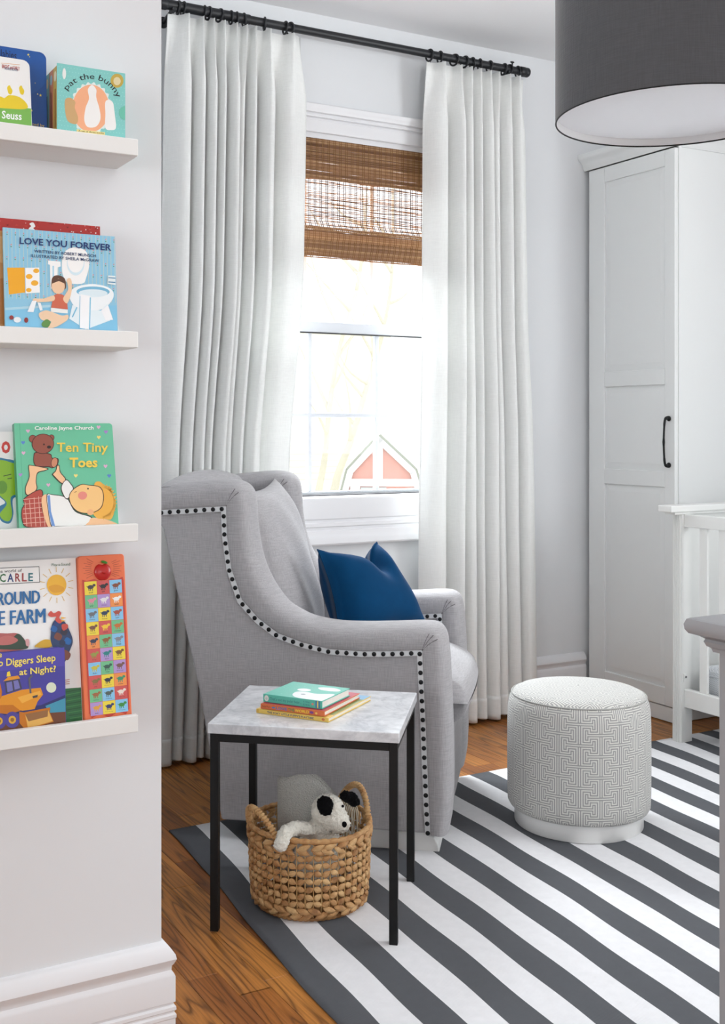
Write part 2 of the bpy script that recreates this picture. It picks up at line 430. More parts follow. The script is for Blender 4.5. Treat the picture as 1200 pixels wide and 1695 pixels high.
MB().prism([(-9.5, 7), (12.5, 7), (1.5, 11)], -.4, 5.4).build('roof', mat('far_roof', srgb(222, 221, 220), 0.9), hs)
bark = mat('winter_bark', srgb(196, 190, 168), 0.9, var=0.15, vscale=4)  # bark colour lightened to imitate the same overexposure
def tree(px, label, pts, r, seed):
    t = thing('bare_tree', label, 'tree', px, group='bare trees outside the window')
    R = random.Random(seed); main = catmull(pts, 5); n = len(main)
    MB().tube(main, [r*(1-.75*i/(n-1)) for i in range(n)], 8).build('trunk', bark, t, smooth=True)
    bb = MB()
    for i in range(10):
        a = main[int(n*(.35+.06*i))]; d = Vector((R.uniform(-1, 1), R.uniform(-.5, .5), R.uniform(.1, .9))).normalized(); L = R.uniform(.8, 2.0)
        bp = catmull([a, a+d*L*.5+Vector((0, 0, .1)), a+d*L+Vector((R.uniform(-.2, .2), 0, .35))], 4)
        bb.tube(bp, [.05*(1-.85*k/(len(bp)-1)) for k in range(len(bp))], 5)
    bb.build('branches', bark, t, smooth=True, kind='stuff')
tree((11.3, 21, -1.4), 'slender leaning bare tree left of the red shed outside', [(0, 0, 0), (.3, 0, 1.4), (.42, 0, 2.0), (.55, 0, 3.18), (.79, 0, 4.34), (1.2, 0, 5.55), (1.35, 0, 6.35), (1.5, 0, 8.0)], .085, 4)
tree((12.6, 23, -1.4), 'bare tree trunk just behind the left slope of the red shed roof', [(0, 0, 0), (.46, 0, 1.06), (.59, 0, 1.5), (.99, 0, 2.41), (1.35, 0, 3.48), (1.55, 0, 4.0), (1.93, 0, 5.3), (2.1, 0, 6.6), (2.1, 0, 8.4)], .11, 9)
# ================================================================== CURTAINS, ROD, BLIND
RY, RZ = 3.72, 2.679
rod = thing('curtain_rod', 'long black metal curtain rod with end caps above the window', 'curtain rod', (1.43, RY, RZ))
MB().tube([(0, 0, 0), (1.585, 0, 0)], .0152, 20).build('rod', M['rod'], rod, smooth=40)
MB().tube([(.0, 0, 0), (.33, 0, 0)], .0178, 20).build('outer_tube', M['rod'], rod, smooth=40)
for x, s in ((0.0, -1), (1.585, 1)):
    pr = [(.0185, -.012), (.0205, -.008), (.0205, .012), (.0185, .016), (.0197, .018), (.0197, .03), (.017, .034), (0, .034)]
    mb = MB().lathe(pr, 24)
    mb.v = [(x+s*z, a, b) for (a, b, z) in mb.v]
    mb.build('end_cap', M['rod'], rod, smooth=35)
for x in (.035, 1.51):
    mb = MB(); mb.tube([(x, 0, -.014), (x, .05, -.02), (x, YB-RY-.004, -.03)], .006, 10); mb.box(x-.008, x+.008, -.018, .018, -.022, -.012)
    mb.lathe([(0, -.0), (.02, 0), (.02, .006), (0, .006)], 18, c=(0, 0, 0))
    k = 19*0
    n0 = len(mb.v)-18*4
    mb.v[n0:] = [(x+a, YB-RY-z, -.03+b) for (a, b, z) in mb.v[n0:]]
    mb.build('bracket', M['rod'], rod, smooth=40)
mb = MB().tube([(1.535, 0, .015), (1.535, 0, .03)], .003, 8); mb.ball((1.535, 0, .032), (.011, .005, .004), 10, 6); mb.build('thumb_screw', M['rod'], rod, smooth=True)

def curtain(label, xl, xr, pleats, rings, seed, zt=2.642, zb=.012, bk_=0.0):
    th = thing('curtain', label, 'curtain', (xl(zt), 3.70, 0), group='white curtain panels')
    ox = xl(zt); R = random.Random(seed); w0 = xr(zt)-xl(zt)
    S = [(p-ox)/w0 for p in pleats]
    d0 = S[1]-S[0]; d1 = S[-1]-S[-2]
    xs = [min(0, S[0]-d0*.5)]+S+[max(1, S[-1]+d1*.5)]
    ph = [-PI*max(.35, min(1, (S[0]-xs[0])/d0*2))]+[2*PI*i for i in range(len(S))]+[2*PI*(len(S)-1)+PI*max(.4, min(1.0, 2*(1-S[-1])/d1))]
    # even sampling in phase
    NU = 22*(len(S)+1); NV = 46
    amp = [R.uniform(.6, 1.3) for _ in range(len(S)+3)]; bb = [R.choice((.5, .7, .85, 1.0, 1.25)) for _ in range(len(S)+3)]
    drift = [R.uniform(-.5, .5) for _ in range(len(S)+3)]
    def fn(u, v, off=0.0, za=zb, zc=zt):
        z = zc+(za-zc)*v
        phi = ph[0]+(ph[-1]-ph[0])*u
        s = interp(phi, ph, xs); i = max(0, min(len(S)+1, int(math.floor(phi/(2*PI)+.5)+1)))
        t = min(1, max(0, (zt-z)/.24)); low = (zt-z)/(zt-zb)
        k = 5.0*(1-t)**2.0+.95
        c = (1+math.cos(phi))/2
        f = c**k
        A = (.030+.028*t)*(1+(amp[i]-1)*t)
        push = max(0, min(1, (1.75-z)/.7)) if bk_ else 0; push = push*push*(3-2*push)
        A *= 1-.35*push
        y = .008+.026*t-A*f*1.25
        y += (1-t)*(-.006)*math.cos(7*phi)*(c**5)
        loc = interp(phi+.01, ph, xs)-interp(phi-.01, ph, xs)
        b = (bb[i])*t*(.85+.25*low)
        ds = loc/.02*b*math.sin(phi)
        x = xl(z)+(xr(z)-xl(z))*(s+ds*.9)+low*.012*drift[i]*math.sin(phi*.5+drift[i]*4)
        y += bk_*push+.006*low*math.sin(phi*.37+z*2.0+seed)
        zz = z
        if v >= .999: zz = z+.006*math.sin(phi*.5+seed)+.004*f
        return (x-ox, y+off, zz)
    mb = MB().grid(fn, NU, NV)
    o = mb.build('panel', M['curtain'], th, smooth=True, fixn=False)
    sm = o.modifiers.new('solid', 'SOLIDIFY'); sm.thickness = .0016; sm.offset = 0
    mb = MB().grid(lambda u, v: fn(u, v, -.0022, zb+.001, .105), NU, 6)
    o = mb.build('hem', M['curtain'], th, smooth=True, fixn=False)
    sm = o.modifiers.new('solid', 'SOLIDIFY'); sm.thickness = .0012; sm.offset = 0
    ring = MB(); N = 28
    ring.tube([(0, .0222*math.cos(2*PI*i/N), .0222*math.sin(2*PI*i/N)) for i in range(N)], .0038, 8, closed=True)
    ring.tube([(.0, .007*math.cos(2*PI*i/14), -.0312+.0075*math.sin(2*PI*i/14)) for i in range(14)], .0018, 6, closed=True)
    me = ring.mesh('ring', M['rod'], smooth=True)
    for rx in rings:
        put('ring', me, th, loc=(rx-ox, RY-3.70, RZ-.0045), rot=(0, R.uniform(-.1, .1), R.uniform(-.28, .28)))
    return th
cl = lambda zs, xs: (lambda z: interp(z, zs, xs))
curtain('white linen curtain on the left of the window behind the armchair', cl([0, 1.0, 2.642], [1.38, 1.415, 1.44]), cl([0, 1.13, 1.79, 2.642], [1.855, 1.887, 1.912, 1.93]),
        [1.505, 1.560, 1.601, 1.642, 1.690, 1.730, 1.765, 1.822, 1.915], [1.484, 1.502, 1.583, 1.599, 1.642, 1.687, 1.711, 1.739, 1.822, 1.907, 1.928], 5, bk_=.040)
curtain('white linen curtain on the right of the window beside the wardrobe', cl([0, .85, 1.48, 2.642], [2.50, 2.506, 2.523, 2.529]), cl([0, .4, 1.2, 1.6, 2.642], [3.085, 3.077, 3.057, 3.032, 3.013]),
        [2.592, 2.672, 2.722, 2.767, 2.819, 2.860, 2.915, 2.965], [2.551, 2.601, 2.671, 2.722, 2.761, 2.798, 2.847, 2.921, 2.946, 2.994], 11)

# ---- woven wood blind
bl = thing('woven_blind', 'brown woven wood roman blind half drawn over the window', 'window blind', (OX0+.024, 3.835, OZ1-.003))
BWD = OX1-OX0-.048
woods = [mat('reed_%d' % i, srgb(*c), 0.65, transl=.3) for i, c in enumerate(((162, 120, 88), (176, 134, 98), (190, 148, 108), (140, 100, 72), (206, 168, 124)))]
thread = mat('blind_thread', srgb(150, 106, 56), 0.8); threadk = mat('blind_thread_dark', srgb(66, 44, 30), 0.8)
RB = random.Random(21)
def reeds(z0, z1, pitch, hmin, hmax, yf, wob=.0006):
    mb = MB(); z = z0
    while z > z1:
        h = RB.uniform(hmin, hmax); mi = RB.choice((0, 0, 1, 1, 1, 2, 2, 3, 4)); n = 22; ph = RB.uniform(0, 9)
        b = len(mb.v)
        for i in range(n+1):
            x = BWD*i/n; dz = wob*math.sin(ph+i*.9)+RB.uniform(-.0005, .0005); hh = h*RB.uniform(.78, 1.2); y = yf(z)
            for (yy, zz) in ((y-.0009, dz-hh/2), (y+.0009, dz-hh/2), (y+.0009, dz+hh/2), (y-.0009, dz+hh/2)): mb.v.append((x, yy, z+zz))
        for i in range(n):
            for k in range(4):
                l = (k+1) % 4; mb.f.append((b+i*4+k, b+(i+1)*4+k, b+(i+1)*4+l, b+i*4+l)); mb.m.append(mi)
        z -= pitch*RB.uniform(.8, 1.2)
    return mb
def threads(z0, z1, yf, step, m2, w=.0008, pair=.0075):
    mb = MB(); x = .006; n = 10
    while x < BWD:
        for q in (x, x+pair):
            for i in range(n):
                za, zb_ = z0+(z1-z0)*i/n, z0+(z1-z0)*(i+1)/n; ya, yb_ = yf(za), yf(zb_)
                mb.add([(q-w, ya, za), (q+w, ya, za), (q+w, yb_, zb_), (q-w, yb_, zb_), (q-w, ya-.0012, za), (q+w, ya-.0012, za), (q+w, yb_-.0012, zb_), (q-w, yb_-.0012, zb_)],
                       [(0, 1, 2, 3), (4, 5, 6, 7), (0, 4, 7, 3), (1, 5, 6, 2)], 0)
        x += step
    return mb
MB().box(0, BWD, .0, .02, -.03, 0).build('head_rail', woods[3], bl)
valf = lambda z: -.012
va = reeds(-.004, -.172, .0041, .0034, .0048, valf); va.build('valance', woods, bl, kind='stuff', fixn=False)
threads(-.002, -.172, lambda z: -.0135, .0262, thread).build('valance_thread', thread, bl, kind='stuff', fixn=False)
reeds(-.01, -.172, .0052, .004, .0055, lambda z: -.006).build('valance_backing', woods, bl, kind='stuff', fixn=False)
# single layer that lets the daylight through
pf = lambda z: .004-.03*max(0, min(1, (-z-.33)/.05))
reeds(-.165, -.372, .0048, .0012, .0034, pf, .0016).build('open_weave', woods, bl, kind='stuff', fixn=False)
threads(-.165, -.372, lambda z: pf(z)-.001, .0262, threadk, .0011).build('warp_thread', threadk, bl, kind='stuff', fixn=False)
# folds gathered at the bottom
for j, (za, zb_, yo) in enumerate(((-.362, -.425, -.030), (-.395, -.455, -.024), (-.41, -.478, -.016), (-.375, -.470, -.006))):
    yf = lambda z, za=za, zb_=zb_, yo=yo: yo-.012*math.sin(PI*min(1, max(0, (za-z)/(za-zb_))))
    reeds(za, zb_, .0043, .0034, .0052, yf).build('fold', woods, bl, kind='stuff', fixn=False)
    threads(za, zb_, lambda z, yf=yf: yf(z)-.0012, .0262, thread, .0008).build('fold_thread', thread, bl, kind='stuff', fixn=False)
# ================================================================== ARMCHAIR
CH = thing('armchair', 'grey upholstered swivel glider armchair with black nailhead trim', 'armchair', (1.785, 2.603, .006), math.radians(-40))
PAIR = [((-.815, .943), (-.835, .985)), ((-.80, .945), (-.80, 1.016)), ((-.76, .949), (-.75, 1.027)), ((-.70, .953), (-.69, 1.034)), ((-.64, .958), (-.63, 1.040)),
        ((-.588, .961), (-.585, 1.041)), ((-.588, .961), (-.545, 1.033)), ((-.588, .961), (-.520, 1.010)), ((-.588, .961), (-.511, .965)),
        ((-.585, .880), (-.506, .895)), ((-.572, .785), (-.490, .815)), ((-.540, .695), (-.460, .748)), ((-.490, .642), (-.415, .688)), ((-.433, .602), (-.368, .660)),
        ((-.360, .578), (-.325, .645)), ((-.283, .562), (-.257, .636)), ((-.188, .559), (-.180, .636)), ((-.10, .563), (-.098, .640)),
        ((-.023, .569), (-.02, .645)), ((-.023, .569), (.020, .641)), ((-.023, .569), (.042, .620)), ((-.023, .569), (.051, .580)),
        ((-.020, .50), (.057, .50)), ((-.014, .38), (.062, .38)), ((-.009, .25), (.065, .25)), ((-.004, .13), (.062, .13)), ((0, .062), (.050, .058))]
def smooth2(P, sub=3):
    c = catmull([(a[0], a[1], 0) for a in P], sub); return [(q.x, q.y) for q in c]
INN = []; OUT = smooth2([p[1] for p in PAIR])
for i, a in enumerate([p[0] for p in PAIR]):
    if i < len(PAIR)-1:
        b = PAIR[i+1][0]
        for k in range(3): INN.append((a[0]+(b[0]-a[0])*k/3, a[1]+(b[1]-a[1])*k/3))
INN.append(PAIR[-1][0])
def roll(v0, flip, name):
    """padded border: a rounded section swept between the inner and the outer line; v0 = outer face"""
    mb = MB(); NS = 18
    T = .115
    sec = [(0, .0), (.04, -.006), (.12, -.0105)]
    for k in range(11):
        a = -PI/2+PI*k/10
        sec.append((.52+.48*math.cos(a)**.85 if abs(a) < PI/2-.01 else .52, T/2+(T/2+.013)*math.sin(a)))
    sec += [(.12, T+.0105), (.04, T+.006), (0, T)]
    for (ix, iz), (ox, oz) in zip(INN, OUT):
        for a, w in sec:
            vv = w if not flip else T-w
            mb.v.append((ix+(ox-ix)*a, v0+vv, iz+(oz-iz)*a))
    n = len(sec); N = len(INN)
    for i in range(N-1):
        for k in range(n-1):
            mb.f.append((i*n+k, i*n+k+1, (i+1)*n+k+1, (i+1)*n+k)); mb.m.append(0)
    mb.f.append(tuple(range(n))); mb.m.append(0); mb.f.append(tuple((N-1)*n+k for k in range(n))); mb.m.append(0)
    return mb.build(name, M['chair'], CH, smooth=45)
V2 = .63
def side(v0, v1, name):
    poly = [PAIR[i][0] for i in (0, 2, 4, 5, 9, 10, 11, 12, 13, 14, 15, 16, 17, 18, 22, 24, 26)]
    poly += [(-.60, .060), (-.622, .17), (-.664, .42), (-.735, .715), (-.776, .895)]
    return MB().prism(poly, v0, v1).build(name, M['chair'], CH, bevel=.006, seg=3)
side(.0, .113, 'side_panel'); side(V2+.002, V2+.115, 'side_panel')
roll(0, False, 'padded_border'); roll(V2, False, 'padded_border')
# pleats sewn into the two corners of each border
for v in (-.0128, V2-.0128):
    mb = MB()
    for (c, pts) in (((-.02, .572), [(.012, .617), (.024, .606), (.0, .62)]), ((-.584, .965), [(-.556, 1.016), (-.545, 1.006)])):
        for q in pts:
            mb.tube(catmull([(c[0], v+.004, c[1]), ((c[0]+q[0])/2, v+.001, (c[1]+q[1])/2+.004), (q[0], v+.0002, q[1])], 4), .0012, 5)
    mb.build('corner_pleat', mat('pleat_shade', srgb(120, 117, 119), .9), CH, smooth=True)
# tape and nail heads
def strip(v, sgn, a, b, name):
    pts = []
    for q in INN[a:b]:
        if not pts or (Vector(q)-Vector(pts[-1])).length > .004: pts.append(q)
    P = [Vector(p) for p in pts]; N = len(P); L = []; Rr = []
    for i in range(N):
        d0 = (P[i]-P[i-1]).normalized() if i else (P[1]-P[0]).normalized(); d1 = (P[i+1]-P[i]).normalized() if i < N-1 else d0
        n0 = Vector((-d0.y, d0.x)); n1 = Vector((-d1.y, d1.x)); m = (n0+n1).normalized(); k = 1/max(.5, m.dot(n0))
        L.append(P[i]+m*k*.0035); Rr.append(P[i]-m*k*.0115)
    mb = MB()
    for i in range(N):
        for y in (v, v+sgn*.004):
            mb.v += [(L[i].x, y, L[i].y), (Rr[i].x, y, Rr[i].y)]
    for i in range(N-1):
        a_, b_ = i*4, (i+1)*4
        for (p, q) in ((0, 1), (1, 3), (3, 2), (2, 0)): mb.f.append((a_+p, a_+q, b_+q, b_+p)); mb.m.append(0)
    mb.build('trim_tape', M['tape'], CH)
    C = [(l+r)/2 for l, r in zip(L, Rr)]; tot = sum((C[i+1]-C[i]).length for i in range(N-1)); cnt = max(2, round(tot/.0262)); nb = MB()
    run = 0; k = 0
    for i in range(N-1):
        s = (C[i+1]-C[i]).length
        while k <= cnt and tot*(k+.15)/(cnt+.3) <= run+s+1e-6:
            q = C[i]+(C[i+1]-C[i])*((tot*(k+.15)/(cnt+.3)-run)/s)
            nb.ball((q.x, v+sgn*.004, q.y), (.0066, .0048, .0066), 12, 8); k += 1
        run += s
    nb.build('nail_heads', M['nail'], CH, smooth=True, kind='stuff')
strip(-.003, -1, 1, len(INN), 'a')
strip(V2-.003, -1, 44, 66, 'b')
strip(V2+.118, 1, 1, len(INN), 'c')
# inner seat deck, front rail, back
MB().box(-.60, .022, .10, V2+.01, .075, .29).build('seat_frame', M['chair'], CH, bevel=.015, seg=3)
MB().box(.0, .048, .10, V2+.01, .062, .30).build('front_rail', M['chair'], CH, bevel=.02, seg=4)
def backf(u, v):
    # u around the section front->top->rear, v across
    w = v*(V2+.115-.02)+.01; c = 1-(2*v-1)**2
    pts = [(-.50, .30), (-.60, .60), (-.665, .90), (-.70, .99), (-.75, 1.018), (-.80, 1.012), (-.818, .975), (-.774, .90), (-.728, .70), (-.660, .42), (-.618, .17), (-.598, .07)]
    k = u*(len(pts)-1); i = min(len(pts)-2, int(k)); t = k-i
    p0 = pts[max(0, i-1)]; p1 = pts[i]; p2 = pts[i+1]; p3 = pts[min(len(pts)-1, i+2)]
    q = [0.5*(2*p1[a]+(p2[a]-p0[a])*t+(2*p0[a]-5*p1[a]+4*p2[a]-p3[a])*t*t+(3*p1[a]-p0[a]-3*p2[a]+p3[a])*t**3) for a in (0, 1)]
    top = max(0, (q[1]-.85)/.17)
    return (q[0]-.012*c*(1 if u > .5 else 0), w, q[1]+.034*c*top)
bkm = MB().grid(backf, 44, 24); bkm.f += [tuple(i*25 for i in range(45)), tuple(i*25+24 for i in range(45))]; bkm.m += [0, 0]
bkm.build('back', M['chair'], CH, smooth=50)
# cushions: rounded boxes with crown
def cushion(fn, nu=28, nv=28):
    """closed pillow: two grids joined at the seam, fn(u, v, side)"""
    mb = MB()
    mb.grid(lambda u, v: fn(u, v, 1), nu, nv); mb.grid(lambda u, v: fn(u, v, -1), nu, nv)
    return mb
def weld(o, d=.0008):
    m = o.modifiers.new('weld', 'WELD'); m.merge_threshold = d; return o
def sup(t, p): return (1-abs(2*t-1)**p)**(1/p)
def seatf(u, v, s):
    a, b = 2*u-1, 2*v-1
    # plan: v across between the arms, widening in front of them
    x = -.50+(.098+.50)*u
    e = (max(0, 1-abs(a)**3.0)**(1/2.2) if a > 0 else max(0, 1-abs(a)**9)**(1/9))*max(0, 1-abs(b)**9)**(1/9)
    z = .400+s*(.100*e)+(.022*(1-b*b)*(1-a*a*.6) if s > 0 else 0)
    x += .012*(1-b*b)*max(0, a)**3
    return (x, .112+(V2-.112-.004)*v, z)
weld(cushion(seatf, 44, 40).build('seat_cushion', M['chair'], CH, smooth=True))
def backc(u, v, s):
    a, b = 2*u-1, 2*v-1
    e = (max(0, 1-abs(a)**3.2)*max(0, 1-abs(b)**3.2))**.42
    w = .125+(V2-.125-.012)*u; w += .02*a*(abs(b)**3)*0
    # axis leaning back: bottom (-.40,.50) top (-.58,1.01)
    t = v
    cx = -.455-.135*t; cz = .47+.535*t
    th = (.105-.015*t)*e
    sag = -.018*(1-a*a)*max(0, b)**3
    wr = .004*math.sin(a*7+b*5)*e
    return (cx+s*th*.95+wr, w, cz+s*th*.25+sag+.012*abs(a)**4*max(0, b)**4)
weld(cushion(backc, 36, 36).build('back_cushion', M['chair'], CH, smooth=True))
# plinth with swept front
pl = [(-.53, 0), (.025, 0), (.021, .022), (.01, .042), (-.015, .052), (-.02, .062), (-.53, .062)]
MB().prism(pl, .03, V2+.085).build('plinth', M['plinth'], CH, bevel=.003)

# ---- blue velvet pillow standing in the seat against the back cushion
PLW = thing('throw_pillow', 'square blue velvet throw pillow standing in the grey armchair', 'pillow', (2.05, 2.78, .50))
Rch = Matrix.Rotation(math.radians(-40), 3, 'Z')
def chair_pt(u, v, z): return Rch @ Vector((u, v, z))+Vector((1.785, 2.603, .006))
Apt, Bpt = chair_pt(-.358, .205, .822), chair_pt(-.225, .53, .815)
Cpt, Dpt = chair_pt(-.055, .545, .53), chair_pt(-.29, .20, .525)
def pil(u, v, s):
    a, b = 2*u-1, 2*v-1
    p = Apt*(1-u)*v+Bpt*u*v+Dpt*(1-u)*(1-v)+Cpt*u*(1-v)
    ex = (Bpt-Apt+Cpt-Dpt).normalized(); ey = (Apt-Dpt+Bpt-Cpt).normalized(); nn = ex.cross(ey).normalized()
    # concave edges
    p = p-ex*a*.028*(1-b*b)*abs(a)**2-ey*b*.03*(1-a*a)*abs(b)**2
    chop = math.exp(-((a-.28)/.30)**2)*max(0, (b+.15))**1.4
    p = p-ey*.062*chop
    e = (max(0, 1-a**4)*max(0, 1-b**4))**.55*(max(0, 1-a*a)*max(0, 1-b*b))**.10
    th = .088*e*(1-.35*chop)
    wr = .005*math.sin(9*a-6*b)*e*(1-e)*2
    return p+nn*(s*th+wr)-Vector((2.05, 2.78, .50))
weld(cushion(pil, 40, 40).build('cover', M['velvet'], PLW, smooth=True))
sm = MB(); edge = [pil(t, 1, 1) for t in [i/20 for i in range(20)]]+[pil(1, 1-t, 1) for t in [i/20 for i in range(20)]]+[pil(1-t, 0, 1) for t in [i/20 for i in range(20)]]+[pil(0, t, 1) for t in [i/20 for i in range(20)]]
sm.tube(edge, .0028, 6, closed=True); sm.build('piping', M['velvet'], PLW, smooth=True)
# ================================================================== RUG
RG = .006
def rug_mats():
    out = []
    for nm, c in (('rug_charcoal', srgb(94, 96, 100)), ('rug_white', srgb(236, 236, 238))):
        m = mat(nm, c, 0.9, spec=0.1, var=0.07, vscale=40); t = NT(m)
        wv = t.add('ShaderNodeTexWave', wave_type='BANDS', bands_direction='DIAGONAL'); wv.inputs['Scale'].default_value = 150
        wv.inputs['Distortion'].default_value = 1.5; t.l.new(t.coord('Object', (1, 1, 0)), wv.inputs[0]); t.bump(wv.outputs[1], .5, .0012); out.append(m)
    return out
RM = rug_mats()
SW, NST = .0787, 35
RO = (1.22, 3.14)
def rug_pt(k, y):          # k in stripes from the left edge, y = distance from the far edge
    X = k*SW-.08*y; Y = -y+.010*k/30
    X += .0052*math.sin(5.2*y+.35*k)+.0016*math.sin(17*y+1.7*k)+.0062*math.sin(2.3*y+1.3+.5*math.sin(k*.6))
    fade = min(1, k/1.2)*min(1, y/.06)
    z = RG+.0022*fade*(math.sin(7.5*y+.5*k)+.7*math.sin(4.1*y-.9*k+1.2)+.5*math.sin(13*y+.2*k))*.55+.0008*fade
    if k < 1: X += -.004*math.sin(3.1*y+.6)
    return (X, Y, max(RG-.0016, z))
mb = MB(); NY = 120; LEN = 2.35; SUB = 4; KU = NST*SUB
for i in range(KU+1):
    for j in range(NY+1): mb.v.append(rug_pt(i/SUB, LEN*j/NY))
for i in range(KU):
    for j in range(NY):
        a = i*(NY+1)+j; mb.f.append((a, a+1, a+NY+2, a+NY+1)); mb.m.append((i//SUB) % 2)
rg = mb.build('rug', RM, smooth=True, fixn=False, loc=(RO[0], RO[1], 0), label='charcoal and white striped flatweave rug on the oak floor', category='rug')
sd = rg.modifiers.new('solid', 'SOLIDIFY'); sd.thickness = .0042; sd.offset = -1
if rg.data.polygons[0].normal.z < 0:
    rg.data.flip_normals()

# ================================================================== SIDE TABLE
TB = thing('side_table', 'small marble topped side table with black metal frame beside the armchair', 'side table', (1.061, 2.468, .004), math.radians(-39.5))
TW, TD, TH, LT = .452, .398, .494, .0195
def marble_mat():
    m = bpy.data.materials.new('marble'); m.use_nodes = True; t = NT(m); p = t.n['Principled BSDF']; v = t.coord('Object')
    a = t.noise(v, 7, 6, .6, 1.2); b = t.noise(v, 26, 5, .65, .6)
    vein = t.ramp(t.math('ABSOLUTE', t.math('SUBTRACT', a, .5)), [(0, .28), (.035, .08), (.12, 0)])
    base = t.mix(t.ramp(b, [(.3, .0), (.75, 1.0)]), srgb(240, 241, 243), srgb(204, 206, 210))
    t.put(p.inputs['Base Color'], t.mix(vein, base, srgb(150, 153, 160))); p.inputs['Roughness'].default_value = .16
    return m
MB().box(-.002, TW+.002, -.002, TD+.002, TH-.0245, TH).build('marble_top', marble_mat(), TB, bevel=.0025, seg=3)
zt = TH-.0248
for x in (.003, TW-LT-.003):
    for y in (.003, TD-LT-.003):
        MB().box(x, x+LT, y, y+LT, 0, zt).build('leg', M['black'], TB, bevel=.0012)
for y in (.003, TD-LT-.003): MB().box(.003+LT, TW-LT-.003, y+.0005, y+LT-.0005, zt-.0195, zt).build('rail', M['black'], TB, bevel=.001)
for x in (.003, TW-LT-.003): MB().box(x+.0005, x+LT-.0005, .003+LT, TD-LT-.003, zt-.0195, zt).build('rail', M['black'], TB, bevel=.001)

# ================================================================== OTTOMAN
OT = thing('ottoman', 'round pouf ottoman in pale grey Greek key fabric on a white base', 'ottoman', (2.34, 2.62, RG))
def key_mat():
    m = bpy.data.materials.new('greek_key_fabric'); m.use_nodes = True; t = NT(m); p = t.n['Principled BSDF']
    uv = t.add('ShaderNodeUVMap'); sx = t.add('ShaderNodeSeparateXYZ'); t.l.new(uv.outputs[0], sx.inputs[0])
    s, pp = .0603, .0603; L, hc, q = .0402, .01005, .0067
    fx = t.math('PINGPONG', sx.outputs[0], s); fy = t.math('PINGPONG', sx.outputs[1], pp/2)
    def beam(x, y):
        d1 = t.math('MAXIMUM', t.math('MAXIMUM', t.math('SUBTRACT', x, L), 0.0), y)
        d2 = t.math('MAXIMUM', t.math('ABSOLUTE', t.math('SUBTRACT', x, L)), t.math('MAXIMUM', t.math('SUBTRACT', y, hc), 0.0))
        return t.math('MINIMUM', t.math('MINIMUM', d1, d2), t.math('MAXIMUM', x, t.math('SUBTRACT', q, y)))
    da = beam(fx, fy); db = beam(t.math('SUBTRACT', s, fx), t.math('SUBTRACT', pp/2, fy))
    d = t.math('MINIMUM', da, db)
    fr = t.math('FRACT', t.math('DIVIDE', t.math('ADD', d, q*.25), q))
    k = t.ramp(fr, [(.46, 1.0), (.52, 0.0), (.94, 0.0), (1.0, 1.0)])
    nz = t.noise(t.coord('Object'), 700, 2)
    lt = t.mix(nz, srgb(206, 205, 199), srgb(232, 231, 226)); dk = t.mix(nz, srgb(146, 146, 145), srgb(172, 172, 170))
    t.put(p.inputs['Base Color'], t.mix(k, dk, lt)); p.inputs['Roughness'].default_value = .8; p.inputs['Sheen Weight'].default_value = .2
    p.inputs['Specular IOR Level'].default_value = .25
    t.bump(k, .4, .001); return m
KEY = key_mat()
def uvlathe(name, prof, n, planar, parent):
    mb = MB(); P = len(prof); uvs = []
    arc = [0]
    for i in range(1, P): arc.append(arc[-1]+math.hypot(prof[i][0]-prof[i-1][0], prof[i][1]-prof[i-1][1]))
    for k in range(n+1):
        th = 2*PI*k/n
        for i, (r, z) in enumerate(prof):
            mb.v.append((r*math.cos(th), r*math.sin(th), z)); uvs.append((r*math.cos(th)+.03, r*math.sin(th)) if planar else (k/n*.0603*22, arc[i]))
    for k in range(n):
        for i in range(P-1): mb.f.append((k*P+i, (k+1)*P+i, (k+1)*P+i+1, k*P+i+1)); mb.m.append(0)
    me = mb.mesh(name, KEY, True, False); l = me.uv_layers.new(name='UVMap')
    for lp in me.loops: l.data[lp.index].uv = uvs[lp.vertex_index]
    return put(name, me, parent)
uvlathe('side_cover', [(.197, .052), (.205, .054), (.2105, .064), (.212, .1), (.2125, .2), (.212, .30), (.2105, .345), (.207, .366), (.2015, .3805), (.198, .385)], 128, False, OT)
uvlathe('top_cover', [(.198, .385), (.192, .392), (.18, .398), (.15, .404), (.1, .4085), (.05, .4105), (.002, .411)], 96, True, OT)
MB().tube([(.1988*math.cos(a), .1988*math.sin(a), .3865) for a in [2*PI*i/90 for i in range(90)]], .0024, 6, closed=True).build('top_welt', mat('welt', srgb(176, 176, 172), .8), OT, smooth=True)
MB().tube([(.2005*math.cos(a), .2005*math.sin(a), .0545) for a in [2*PI*i/90 for i in range(90)]], .0034, 6, closed=True).build('bottom_welt', mat('welt_stripe', srgb(196, 195, 190), .8, var=.2, vscale=120), OT, smooth=True)
MB().lathe([(0, 0), (.189, 0), (.1905, .002), (.1905, .052), (0, .052)], 96).build('base', M['plinth'], OT, smooth=40)

# ================================================================== PENDANT LAMP
LP = thing('pendant_lamp', 'large dark grey drum pendant lamp with white lining hanging from the ceiling', 'lamp', (1.716, 1.642, 1.818))
R_ = .232
ls = MB().lathe([(R_-.0015, 0), (R_, .001), (R_, .379), (R_-.0015, .38)], 96); ls.build('shade', M['lampgrey'], LP, smooth=50)
MB().lathe([(R_-.0018, .0012), (R_-.003, .0016), (R_-.003, .378)], 96).build('lining', M['lampin'], LP, smooth=50)
MB().tube([(R_*math.cos(a)-.0012*math.cos(a), R_*math.sin(a)-.0012*math.sin(a), 0) for a in [2*PI*i/96 for i in range(96)]], .0016, 6, closed=True).build('rim_binding', M['black'], LP, smooth=True)
MB().lathe([(0, .016), (R_-.004, .016), (R_-.004, .020), (0, .020)], 96).build('diffuser', mat('diffuser_acrylic', srgb(244, 245, 247), .45, transl=.35), LP, smooth=40)
